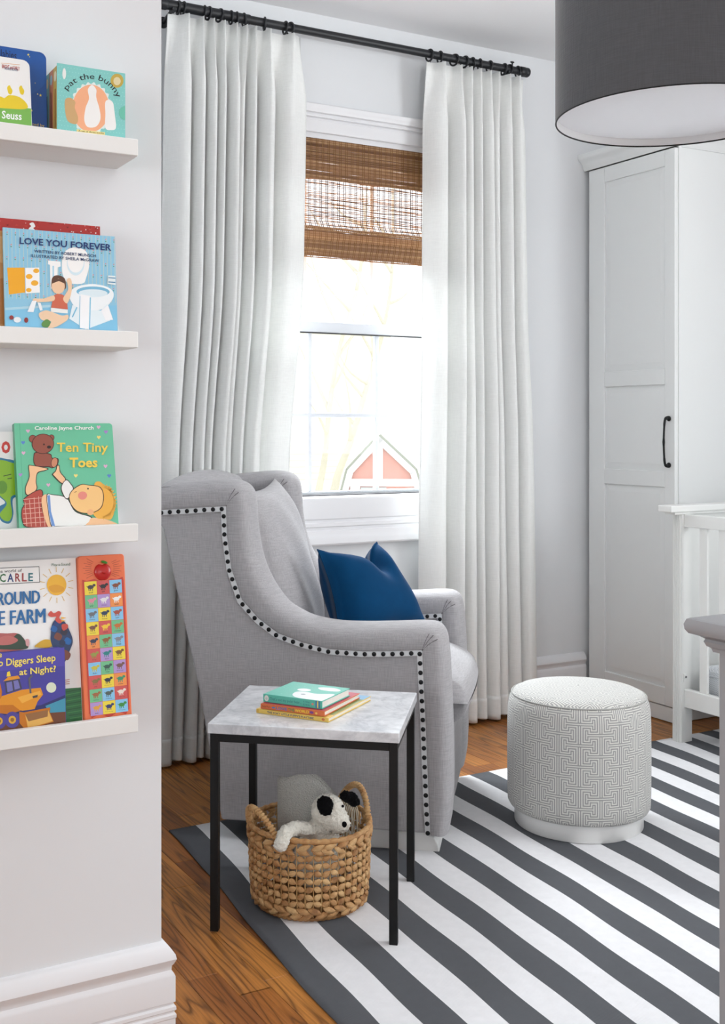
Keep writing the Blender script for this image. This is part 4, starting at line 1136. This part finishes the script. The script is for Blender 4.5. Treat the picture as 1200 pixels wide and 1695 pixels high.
# ---- second ledge
bk = upright_book('glossy red leaf patterned picture book behind the pale blue paperback', .360, .285, .212, ZB[1], 1.985, 4, 0, .006, (176, 44, 40))
cv = Cover(.285, .212, .02, (-386, 64), (672, 176), (690, 860), (-376, 800)); R7 = random.Random(4)
for i in range(150):
    x, y = R7.uniform(-360, 665), R7.uniform(84, 330); r = R7.uniform(8, 26); a = R7.uniform(0, 6); cv.lay = i % 6
    cv.poly([(x+r*math.cos(a+t)*s_, y+.1*x+r*.6*math.sin(a+t)*s_) for t, s_ in ((0, 1), (1.2, .5), (2.1, .9), (3.3, .5), (4.2, .8), (5.4, .4))], R7.choice(((150, 32, 30), (204, 66, 56), (128, 26, 26), (190, 54, 46))))
cv.lay = 7
for i in range(26): x, y = R7.uniform(0, 660), R7.uniform(105, 200); cv.ell(x, y+.07*x-5, R7.uniform(1.5, 5), R7.uniform(1.5, 5), (238, 228, 226), 6); cv.lay = 7
cv.blob([(205, 205), (208, 180), (222, 166), (212, 150), (236, 142), (250, 168), (238, 180), (262, 205), (262, 240), (205, 240)], (240, 240, 240))
cv.done(bk)
bk = upright_book('tan picture book at the left end of the second ledge', .286, .180, .188, ZB[1], 1.972, 5, 0, .006, (206, 152, 96))
cv = Cover(.18, .188, .02, (0, 0), (100, 0), (100, 100), (0, 100)); cv.poly([(60, 6), (100, 6), (100, 34), (60, 30)], (222, 178, 128)); cv.poly([(60, 60), (100, 50), (100, 98), (60, 98)], (188, 126, 70)); cv.done(bk)
bk = upright_book('pale blue paperback with navy title on the second ledge', .4635, .2015, .192, ZB[1], 1.9575, 5.5, 0, .004, (142, 198, 224), board=.0012)
cv = Cover(.2015, .192, .019, (12, 200), (748, 248), (772, 866), (32, 840))
for i in range(30):
    x = 20+i*25; cv.lay = 0; cv.line(x, 203+x*.062, x+10, 660+x*.03, 2.6, (206, 214, 196))
cv.lay = 1
for i in range(14):
    for j in range(6):
        x, y = 40+i*54+(j % 2)*27, 232+j*80+i*3; cv.lay = 1; cv.ell(x, y, 5, 5, (206, 150, 160), 6); cv.lay = 1; cv.ell(x, y+13, 5, 4, (92, 150, 120), 6)
cv.lay = 3
cv.poly([(22, 735), (330, 715), (775, 700), (772, 866), (32, 840)], (130, 196, 228)); cv.poly([(22, 722), (330, 700), (330, 716), (22, 738)], (176, 214, 230))
cv.poly([(42, 462), (156, 460), (160, 622), (56, 636)], (240, 170, 28)); cv.poly([(160, 462), (252, 458), (256, 622), (164, 628)], (246, 246, 244))
for x, y, r in ((186, 518, 22), (232, 480, 20), (222, 560, 24), (184, 606, 18)): cv.ell(x, y, r, r*.75, (240, 176, 44), 14)
cv.blob([(400, 420), (420, 350), (490, 322), (560, 352), (580, 430), (560, 520), (535, 560), (440, 555), (405, 500)], (246, 246, 244)); cv.ell(490, 425, 58, 82, (214, 234, 242)); cv.ell(490, 415, 54, 74, (246, 246, 244))
cv.poly([(308, 412), (390, 418), (392, 450), (372, 456), (370, 560), (326, 600), (320, 440), (308, 436)], (246, 246, 244)); cv.line(342, 446, 345, 580, 10, (170, 212, 232))
cv.blob([(450, 620), (500, 580), (600, 562), (700, 580), (742, 620), (730, 670), (680, 720), (600, 740), (500, 720), (458, 670)], (240, 246, 248)); cv.ell(606, 612, 110, 34, (120, 184, 214)); cv.ell(606, 622, 96, 26, (222, 238, 244))
cv.poly([(470, 700), (560, 735), (660, 735), (700, 690), (720, 800), (560, 860), (450, 790)], (230, 242, 246)); cv.poly([(524, 630), (586, 640), (580, 860), (520, 850)], (246, 247, 248)); cv.line(588, 650, 584, 855, 7, (120, 190, 220)); cv.line(520, 640, 516, 850, 4, (120, 190, 220))
cv.poly([(660, 735), (706, 700), (740, 795), (690, 800)], (246, 247, 248)); cv.line(500, 715, 470, 780, 8, (120, 190, 220))
cv.blob([(332, 545), (345, 515), (380, 508), (415, 525), (426, 560), (418, 600), (340, 600)], (92, 60, 44)); cv.ell(376, 580, 43, 50, (240, 200, 164)); cv.poly([(336, 562), (345, 530), (410, 532), (420, 562), (380, 545)], (92, 60, 44))
cv.poly([(345, 640), (370, 628), (400, 632), (432, 650), (440, 730), (330, 720)], (206, 104, 76)); cv.poly([(328, 720), (440, 732), (440, 756), (330, 748)], (238, 240, 236))
cv.blob([(408, 660), (440, 600), (432, 540), (450, 525), (464, 550), (462, 620), (436, 690)], (240, 204, 168)); cv.blob([(345, 640), (280, 660), (215, 662), (222, 682), (300, 682), (350, 672)], (240, 204, 168))
cv.blob([(250, 760), (290, 738), (330, 745), (400, 770), (440, 765), (436, 800), (360, 846), (310, 850), (330, 810), (270, 800)], (240, 206, 172)); cv.blob([(270, 820), (300, 796), (326, 812), (312, 846), (276, 844)], (92, 140, 70))
cv.poly([(205, 676), (235, 676), (215, 750), (175, 748)], (240, 244, 246)); cv.poly([(240, 684), (262, 690), (275, 735), (258, 740)], (240, 244, 246))
cv.ell(72, 786, 14, 14, (150, 50, 46)); cv.ell(168, 802, 13, 17, (140, 46, 44)); cv.ell(110, 800, 24, 18, (236, 238, 240))
cv.poly([(705, 505), (752, 508), (755, 568), (700, 560)], (226, 236, 238)); cv.line(706, 520, 752, 522, 6, (60, 130, 170)); cv.line(706, 548, 752, 550, 6, (60, 130, 170))
cv.text('LOVE YOU FOREVER', 120, 264, 724, 308, (24, 50, 108), .022, slope=36)
cv.text('WRITTEN BY ROBERT MUNSCH', 216, 342, 622, 362, (36, 60, 104), .012, slope=26); cv.text('ILLUSTRATED BY SHEILA McGRAW', 195, 372, 644, 392, (36, 60, 104), .012, slope=27)
cv.done(bk)
# ---- third ledge
bk = upright_book('white board book with a green frog shape, half hidden behind the green book', .330, .180, .187, ZB[2], 1.990, 6, 0, .010, (238, 240, 240))
cv = Cover(.18, .187, .02, (-491, 178), (189, 190), (200, 820), (-480, 835))
cv.text('c', -30, 252, 16, 335, (110, 176, 40), .03); cv.text('o', 38, 252, 96, 335, (206, 56, 44), .03); cv.text('cro', -260, 252, -50, 335, (40, 110, 190), .03)
cv.blob([(5, 370), (30, 362), (70, 372), (110, 380), (170, 420), (170, 600), (110, 640), (112, 740), (90, 800), (40, 790), (14, 740), (20, 690), (60, 660), (0, 600), (-20, 520), (0, 450)], (40, 120, 160))
cv.blob([(14, 384), (40, 378), (100, 396), (160, 430), (150, 590), (96, 630), (104, 740), (84, 786), (44, 776), (26, 735), (70, 668), (14, 600), (-8, 520), (8, 450)], (140, 190, 30))
cv.line(50, 486, 100, 474, 5, (40, 50, 30)); cv.line(76, 504, 104, 500, 5, (40, 50, 30)); cv.ell(40, 560, 34, 44, (96, 152, 34))
cv.done(bk)
GRN = (108, 196, 158)
bk = upright_book('green board book with yellow title and teddy bear on the third ledge', .489, .179, .205, ZB[2], 1.959, 11.5, 0, .016, GRN, spine=(74, 150, 118), rad=.006)
cv = Cover(.179, .205, .018, (90, 113), (737, 121), (788, 790), (131, 815))
cv.line(126, 116, 162, 812, 3, (92, 176, 140))
for x, y, c in ((182, 166, 0), (150, 243, 1), (153, 312, 0), (134, 456, 2), (320, 525, 0), (501, 465, 3), (648, 146, 0), (697, 178, 2), (650, 213, 3), (696, 404, 0), (721, 468, 1)):
    cv.poly([(x, y+13), (x-13, y-2), (x-11, y-10), (x-4, y-11), (x, y-5), (x+4, y-11), (x+11, y-10), (x+13, y-2)], ((222, 176, 206), (92, 132, 206), (172, 136, 204), (238, 222, 130))[c])
OL = (58, 40, 34)
def ol(fn, *a):
    fn(*a)
BR_ = (150, 82, 66)
for (x, y, r) in ((213, 218, 22), (337, 212, 17)): cv.ell(x, y, r+3, r+4, OL); cv.ell(x, y, r, r+1, BR_)
cv.blob([(220, 330), (240, 305), (330, 318), (345, 345), (384, 350), (380, 392), (345, 415), (325, 408), (232, 398)], OL); cv.blob([(224, 332), (244, 310), (326, 322), (342, 348), (380, 354), (374, 390), (344, 410), (325, 402), (236, 394)], BR_)
cv.ell(281, 252, 74, 67, OL, 30); cv.ell(281, 252, 70, 63, BR_, 30); cv.ell(322, 274, 14, 10, (40, 26, 24)); cv.ell(288, 256, 5, 6, (40, 26, 24)); cv.ell(358, 376, 22, 34, OL, 20, .2); cv.ell(358, 376, 19, 31, (206, 138, 104), 20, .2)
SK = (244, 196, 150)
cv.blob([(186, 400), (205, 392), (315, 414), (300, 430), (250, 446), (240, 500), (246, 550), (210, 585), (172, 590), (166, 540), (190, 470)], OL); cv.blob([(190, 404), (206, 396), (306, 416), (296, 426), (246, 442), (236, 500), (240, 550), (208, 582), (177, 586), (171, 540), (195, 470)], SK)
cv.blob([(375, 395), (392, 398), (400, 440), (436, 488), (410, 520), (350, 466), (346, 450), (366, 430)], OL); cv.blob([(378, 400), (389, 402), (396, 442), (430, 488), (410, 513), (356, 462), (352, 452), (370, 432)], SK)
cv.blob([(158, 612), (250, 556), (285, 575), (280, 680), (322, 770), (318, 806), (180, 806), (146, 760), (142, 690), (160, 650)], OL); cv.blob([(162, 616), (250, 561), (280, 578), (275, 680), (317, 772), (312, 802), (182, 801), (151, 758), (147, 690), (164, 652)], (180, 74, 62))
for x in range(165, 310, 30): cv.line(x, 600+max(0, (240-x))*.5, x+14, 800, 4, (226, 176, 160))
for y in range(610, 800, 32): cv.line(152, y+10, 276+max(0, y-690)*.35, y, 4, (226, 176, 160))
cv.blob([(276, 610), (310, 590), (330, 660), (345, 800), (318, 800), (284, 700)], SK)
cv.blob([(308, 592), (345, 588), (440, 610), (500, 700), (610, 740), (575, 796), (380, 802), (340, 800), (318, 700)], OL); cv.blob([(312, 596), (345, 592), (438, 614), (498, 704), (603, 744), (572, 792), (380, 798), (344, 796), (322, 700)], (240, 240, 236)); cv.poly([(312, 596), (330, 592), (338, 700), (366, 798), (344, 797), (322, 700)], (110, 150, 210))
cv.blob([(436, 490), (470, 520), (486, 556), (450, 620), (420, 600), (402, 540)], OL); cv.blob([(436, 495), (466, 523), (481, 556), (448, 614), (424, 596), (407, 541)], (240, 240, 236))
cv.blob([(590, 770), (610, 745), (690, 752), (775, 784), (760, 794), (580, 796)], SK)
cv.blob([(620, 530), (655, 505), (690, 530), (730, 545), (748, 600), (765, 650), (740, 750), (690, 752), (640, 745), (610, 690)], (238, 178, 74))
for a in range(16): t = -1.5+a*.2; cv.lay -= 1; cv.poly([(680+70*math.cos(t-.12), 640+92*math.sin(t-.12)), (680+96*math.cos(t), 640+122*math.sin(t)), (680+70*math.cos(t+.12), 640+92*math.sin(t+.12))], (240, 186, 84))
cv.lay += 1
cv.blob([(456, 600), (480, 556), (536, 522), (580, 526), (660, 540), (686, 600), (670, 680), (600, 716), (520, 708), (470, 660)], OL); cv.blob([(460, 602), (484, 559), (538, 526), (580, 530), (656, 544), (681, 600), (666, 676), (600, 711), (522, 703), (474, 658)], (246, 200, 132)); cv.ell(545, 597, 30, 27, (232, 142, 128)); cv.ell(598, 708, 22, 20, (240, 180, 130)); cv.ell(581, 552, 5, 6, (40, 30, 30)); cv.line(490, 576, 505, 570, 4, (120, 60, 40))
cv.text('Caroline Jayne Church', 224, 136, 614, 168, (246, 248, 246), .02, slope=2)
cv.text('Ten Tiny', 372, 246, 710, 326, (242, 208, 84), .016, slope=4); cv.text('Toes', 456, 346, 642, 412, (242, 208, 84), .03)
cv.done(bk)
# ---- lowest ledge
fb = upright_book('large white farm sound book with orange button panel on the lowest ledge', .360, .245, .303, ZB[3], 1.973, 8.5, 0, .010, (242, 242, 240))
cv = Cover(.245, .303, .011, (-407, 154), (508, 113), (556, 1172), (-380, 1290))
cv.poly([(-380, 1060), (200, 1010), (420, 960), (552, 950), (558, 1180), (-380, 1300)], (36, 110, 56))
for i in range(10): cv.line(400+i*8, 990+i*18, 556, 960+i*20, 5, ((24, 84, 44), (60, 140, 70))[i % 2])
for i in range(14): a = 2*PI*i/14+.2; cv.line(383+78*math.cos(a), 287+82*math.sin(a), 383+112*math.cos(a), 287+116*math.sin(a), 4, (222, 184, 96))
cv.ell(383, 287, 64, 67, (240, 184, 48), 30); cv.blob([(330, 300), (380, 285), (430, 305), (420, 330), (360, 335)], (226, 162, 40))
cv.poly([(-180, 178), (270, 166), (274, 270), (-178, 288)], (60, 60, 60)); cv.poly([(-176, 182), (267, 170), (271, 266), (-174, 284)], (243, 243, 241))
cv.text('the world of', -12, 186, 156, 206, (40, 40, 40), .008, slope=-5)
LC = ((40, 90, 60), (150, 40, 50), (30, 70, 110), (120, 50, 60), (40, 110, 60), (30, 60, 120), (150, 50, 50), (160, 60, 60), (30, 110, 120), (150, 60, 60))
xx = -150
for ch, wd, c in zip('ERICCARLE', (34, 34, 16, 36, 40, 42, 34, 32, 30), LC): cv.text(ch, xx, 212+(-xx)*.02, xx+wd, 266+(-xx)*.02, c, .022); xx += wd+(14 if False else 10)
for k_ in (-3.5, 0, 3.5): cv.text('AROUND', -60+k_, 336, 272+k_, 420, (30, 104, 164), 0, slope=-16); cv.text('THE FARM', -130+k_, 460, 308+k_, 552, (30, 104, 164), 0, slope=-22)
cv.text('Play-a-Sound', 350, 148, 470, 172, (60, 110, 80), 0, slope=-4)
cv.blob([(-80, 690), (-20, 605), (60, 598), (130, 600), (180, 650), (180, 700), (-60, 720)], (176, 92, 88)); cv.blob([(60, 660), (130, 600), (182, 660), (180, 700), (0, 700), (-60, 690)], (44, 66, 48)); cv.blob([(-20, 640), (60, 612), (130, 640), (80, 670), (0, 672)], (190, 106, 100)); cv.blob([(180, 640), (200, 638), (204, 675), (184, 678)], (214, 160, 160))
cv.blob([(240, 680), (300, 640), (356, 650), (340, 690), (260, 690)], (214, 166, 40))
cv.blob([(345, 600), (350, 550), (375, 512), (430, 520), (470, 590), (488, 650), (470, 710), (440, 780), (420, 790), (350, 670)], (34, 58, 100))
for x, y, r, c in ((365, 570, 22, (20, 90, 160)), (392, 620, 26, (120, 66, 52)), (430, 590, 24, (44, 40, 60)), (455, 650, 24, (26, 100, 170)), (440, 740, 34, (130, 72, 54)), (380, 540, 18, (30, 60, 120)), (420, 660, 20, (30, 44, 80))): cv.blob([(x-r, y+r*.3), (x-r*.3, y-r), (x+r, y-r*.2), (x+r*.4, y+r)], c)
cv.blob([(326, 478), (345, 455), (365, 470), (395, 455), (412, 470), (400, 500), (420, 520), (400, 536), (372, 512), (380, 492), (345, 494)], (206, 78, 66)); cv.poly([(412, 494), (446, 500), (414, 508)], (236, 176, 40)); cv.poly([(412, 512), (442, 520), (414, 524)], (236, 176, 40)); cv.blob([(415, 545), (450, 540), (455, 565), (425, 582)], (196, 74, 62))
for i in range(3): cv.line(430, 905+i*12, 468, 898+i*14, 4, (190, 110, 90))
cv.done(fb)
# sound panel fixed to the book's right edge
pw, phh, pt = .088, .305, .016
sp = MB(); pp = rounded(pw, phh, .006, 4); sp.prism([(a+.246, b) for a, b in pp], -.010, pt-.010)
spn = sp.build('sound_panel', mat('orange_plastic', srgb(232, 116, 72), .38), fb, bevel=.0015, label='orange plastic sound button panel')
cv = Cover(pw, phh, .011, (45, 90), (485, 65), (580, 1630), (125, 1685), y=-.0101, fl=lambda v: (v[0]+.246, v[1], v[2]))
for i in range(18):
    a = PI*(.80+.4*i/8) if i < 9 else PI*(-.2+.4*(i-9)/8); cv.line(278+105*math.cos(a), 205+100*math.sin(a), 278+(165 if i % 2 else 185)*math.cos(a), 205+(140 if i % 2 else 160)*math.sin(a), 5, (186, 84, 54))
cv.poly([(88, 312), (130, 325), (200, 305), (285, 332), (360, 300), (420, 305), (470, 285), (482, 320), (552, 1560), (520, 1612), (440, 1590), (360, 1645), (270, 1605), (190, 1650), (165, 1600)], (196, 62, 50))
cols = dict(y=(236, 214, 66), r=(206, 86, 84), b=(134, 196, 232), g=(112, 190, 140), p=(176, 148, 206), o=(236, 146, 76))
names = 'bull cow goat pig sheep lamb donkey horse hen turkey chick rooster cat dog mouse frog duck turtle fish crow sparrow owl woodpecker snake rabbit rodent dragonfly bee butterfly caterpillar'.split()
grid_c = ['yrb', 'gpo', 'byb', 'yrg', 'ogb', 'rpy', 'bgp', 'ryo', 'gbr', 'pyb']
ani = [((70, 60, 70), (40, 40, 44), (130, 74, 50)), ((222, 140, 160), (226, 226, 228), (236, 236, 234)), ((110, 112, 116), (40, 60, 90), (170, 80, 60)), ((120, 80, 66), (240, 200, 60), (196, 110, 50)), ((50, 60, 84), (140, 90, 50), (130, 134, 142)), ((150, 150, 70), (40, 130, 130), (120, 84, 50)), ((200, 190, 60), (56, 90, 80), (120, 88, 80)), ((130, 110, 60), (40, 50, 70), (60, 150, 110)), ((160, 100, 60), (80, 96, 90), (232, 220, 210)), ((220, 160, 60), (50, 56, 110), (60, 140, 60))]
LB0 = cv.lay+1
for r in range(10):
    for c in range(3):
        def P_(u, v): # position inside the block of tiles
            t = (r+v)/10; xl = 105+(178-105)*t; xr = 462+(542-462)*t; yl = 332+(1632-332)*t; yr = 308+(1586-308)*t; k = (c+u)/3
            return (xl+(xr-xl)*k, yl+(yr-yl)*k)
        cv.lay = LB0
        cv.poly([P_(.01, .01), P_(.99, .01), P_(.99, .985), P_(.01, .985)], cols[grid_c[r][c]])
        k = ani[r][c]; b0 = P_(.5, .42)
        cv.ell(b0[0], b0[1], 30, 19, k, 14, -.05); h0 = P_(.78, .30); cv.ell(h0[0], h0[1], 15, 13, k, 10)
        for u in (.34, .46, .62): p0, p1 = P_(u, .5), P_(u+.02, .70); cv.lay = LB0+3; cv.line(p0[0], p0[1], p1[0], p1[1], 7, k)
        t0, t1 = P_(.18, .40), P_(.28, .42); cv.lay = LB0+4; cv.line(t0[0], t0[1]-8, t1[0], t1[1], 6, k)
        q0, q1 = P_(.18, .78), P_(.82, .90); cv.lay = LB0+4
        wd = min(1, len(names[r*3+c])/8)*.5; q0 = P_(.5-wd*.62, .77); q1 = P_(.5+wd*.62, .9); cv.text(names[r*3+c], q0[0], q0[1], q1[0], q1[1], (60, 56, 60), 0, slope=-4)
cv.done(spn)
ap = MB().ball((0, 0, 0), (.0165, .006, .0165), 24, 14); ap.v = [(x*(1-.12*(z < 0)*(-z/.0165)), y, z-.0035*math.exp(-(x/.005)**2)*(1 if z > 0 else -.5)) for x, y, z in ap.v]
ab = ap.build('apple_button', mat('apple_red', srgb(190, 42, 40), .25), fb, smooth=True, loc=(.246+.045, -.0105, .274), label='raised red apple button')
lf = MB().blob if False else None
ml = MB(); ml.ball((0, 0, 0), (.0065, .002, .0026), 12, 8); ml.build('apple_leaf', mat('leaf_green', srgb(64, 130, 40), .4), ab, smooth=True, loc=(.003, -.003, .0175), rot=(0, .3, 0))
bk = upright_book('purple blue board book with a yellow digger on the lowest ledge', .420, .150, .149, ZB[3], 1.9575, 4, 0, .012, (74, 70, 160), rad=.010)
cv = Cover(.15, .149, .012, (-135, 714), (425, 676), (431, 1190), (-130, 1257))
cv.poly([(-135, 714), (425, 676), (427, 800), (-130, 830)], (84, 76, 176)); cv.poly([(-135, 1080), (270, 1055), (430, 990), (432, 1080), (-130, 1130)], (52, 56, 112)); cv.poly([(300, 1060), (432, 1010), (432, 1100), (320, 1110)], (70, 150, 178))
cv.poly([(-135, 1180), (260, 1110), (432, 1100), (432, 1200), (-130, 1262)], (110, 66, 46))
cv.ell(338, 940, 32, 34, (222, 230, 206))
Y1, Y2, Y3 = (226, 150, 40), (196, 116, 30), (238, 176, 70)
cv.poly([(-60, 890), (0, 870), (20, 960), (10, 1080), (-60, 1090)], Y2)
cv.poly([(36, 890), (132, 872), (150, 945), (46, 975)], (70, 70, 92)); cv.poly([(48, 902), (84, 894), (92, 955), (56, 965)], (120, 120, 186)); cv.poly([(94, 892), (124, 886), (138, 940), (102, 950)], (120, 120, 186)); cv.poly([(28, 892), (60, 864), (126, 856), (138, 876)], Y1); cv.poly([(50, 862), (54, 832), (70, 826), (78, 858)], (244, 216, 70))
cv.poly([(20, 990), (150, 950), (270, 940), (285, 985), (250, 1030), (230, 1080), (150, 1090), (60, 1060), (-20, 1050)], Y1); cv.poly([(120, 1000), (265, 960), (275, 985), (150, 1040)], Y3); cv.poly([(-30, 1050), (90, 1050), (140, 1090), (60, 1110), (-30, 1100)], Y2)
cv.line(205, 975, 196, 872, 12, (96, 96, 104)); cv.line(196, 878, 216, 858, 12, (96, 96, 104)); cv.poly([(216, 995), (252, 985), (248, 1002), (220, 1008)], (70, 70, 74))
for x, y, r in ((85, 1148, 48), (0, 1155, 46)): cv.ell(x, y, r, r+6, (82, 72, 150)); cv.ell(x, y, r*.5, r*.55, (220, 170, 60)); cv.ell(x, y, r*.25, r*.28, (150, 104, 40))
cv.poly([(130, 1095), (160, 1100), (330, 1070), (326, 1100), (352, 1165), (170, 1218), (132, 1170)], Y2); cv.poly([(168, 1112), (316, 1086), (345, 1160), (186, 1206)], (226, 176, 90)); cv.poly([(168, 1112), (316, 1086), (312, 1130), (190, 1160)], (150, 106, 66))
cv.text('Do Diggers Sleep', -45, 748, 366, 812, (246, 226, 110), .018, slope=-30); cv.text('Where', -120, 700, 20, 740, (246, 226, 110), .016, slope=-8); cv.text('at Night?', 132, 812, 368, 868, (246, 226, 110), .018, slope=-18)
cv.done(bk)

# ================================================================== BOOKS ON THE SIDE TABLE
TZ = .4985
def flat_book(label, loc, yaw, L, D, T, cov, pagec, spinec=None, board=.0018, over=.0025):
    o = thing('picture_book', label, 'book', loc, math.radians(yaw), group='picture books stacked on the side table')
    c = ink(*cov)
    MB().box(0, L, 0, D, 0, board).build('back_cover', c, o, bevel=.0006); MB().box(0, L, 0, D, T-board, T).build('front_cover', c, o, bevel=.0006)
    MB().box(0, L, 0, board, board, T-board).build('spine', ink(*(spinec or cov)), o)
    MB().box(over, L-over, board, D-over, board, T-board).build('pages', M['page'], o)
    return o
b1 = flat_book('thin yellow spined picture book at the bottom of the stack on the marble table', (1.201, 2.498, TZ), -55.9, .198, .243, .0105, (232, 196, 96), 0)
cv = Cover(.198, .0105, 0, (0, 0), (388, 0), (388, 27), (0, 27)); cv.text("THE POKY LITTLE PUPPY'S PLAYTIME", 60, 7, 310, 20, (40, 72, 110), .02); cv.ell(360, 13, 8, 8, (200, 110, 60)); cv.poly([(0, 1), (14, 1), (14, 26), (0, 26)], (214, 170, 70)); cv.done(b1)
tp_ = MB(); tp_.box(.010, .197, .03, .242, .0104, .0107); tp_.build('cover_picture', ink(134, 148, 76), b1); MB().box(.14, .196, .20, .241, .0106, .0109).build('cover_patch', ink(110, 168, 206), b1)
b2 = flat_book('orange spined board book in the middle of the stack on the marble table', (1.209, 2.490, TZ+.0112), -55.2, .174, .205, .0125, (216, 112, 62), 0)
cv = Cover(.174, .0125, 0, (0, 0), (343, 0), (343, 38), (0, 38))
cv.text('Todd Parr', 6, 12, 52, 24, (70, 40, 30), 0)
for ch, x, wd, c in (('LOVE', 84, 60, (40, 110, 180)), ('THE', 150, 34, (50, 140, 70)), ('WORLD', 186, 76, (240, 214, 60))): cv.text(ch, x, 8, x+wd, 30, c, .022)
cv.ell(70, 19, 9, 6, (70, 120, 190)); cv.ell(275, 19, 11, 9, (120, 60, 140)); cv.ell(300, 21, 6, 8, (240, 200, 90)); cv.done(b2)
MB().box(.004, .172, .004, .203, .0124, .0127).build('cover_picture', ink(196, 54, 78), b2)
b3 = flat_book('thick turquoise board book on top of the stack on the marble table', (1.221, 2.500, TZ+.0245), -56.5, .163, .152, .0195, (92, 192, 170), 0, board=.0022)
cv = Cover(.163, .0195, 0, (0, 0), (318, 0), (318, 46), (0, 46)); cv.text("That's not my polar bear...", 36, 14, 208, 36, (44, 120, 120), .0, slope=0); cv.ell(18, 23, 12, 17, (238, 238, 230)); cv.ell(18, 26, 6, 8, (206, 220, 214))
cv.text('F. Watt', 220, 10, 252, 20, (44, 110, 120), 0); cv.text('R. Wells', 220, 26, 252, 36, (44, 110, 120), 0); cv.ell(268, 23, 6, 6, (224, 130, 110))
for x, c in ((284, (70, 110, 180)), (292, (236, 210, 90)), (300, (70, 110, 180))): cv.poly([(x, 2), (x+6, 2), (x+6, 44), (x, 44)], c)
cv.done(b3)
cv = Cover(.163, .152, 0, (0, 0), (163, 0), (163, 152), (0, 152), fl=lambda v: (v[0], v[2], .0196-v[1]))
R9 = random.Random(2)
for i in range(60): cv.lay = i % 3; cv.ell(R9.uniform(8, 155), R9.uniform(8, 145), R9.uniform(1, 3), R9.uniform(.6, 1.6), (124, 212, 192), 6)
cv.lay = 4; cv.blob([(62, 96), (82, 86), (118, 92), (160, 78), (161, 150), (100, 150), (70, 130)], (236, 240, 238)); cv.ell(70, 70, 18, 14, (240, 243, 242)); cv.blob([(90, 30), (120, 18), (150, 28), (150, 48), (110, 52)], (240, 243, 242)); cv.ell(90, 112, 6, 5, (160, 170, 176)); cv.done(b3)
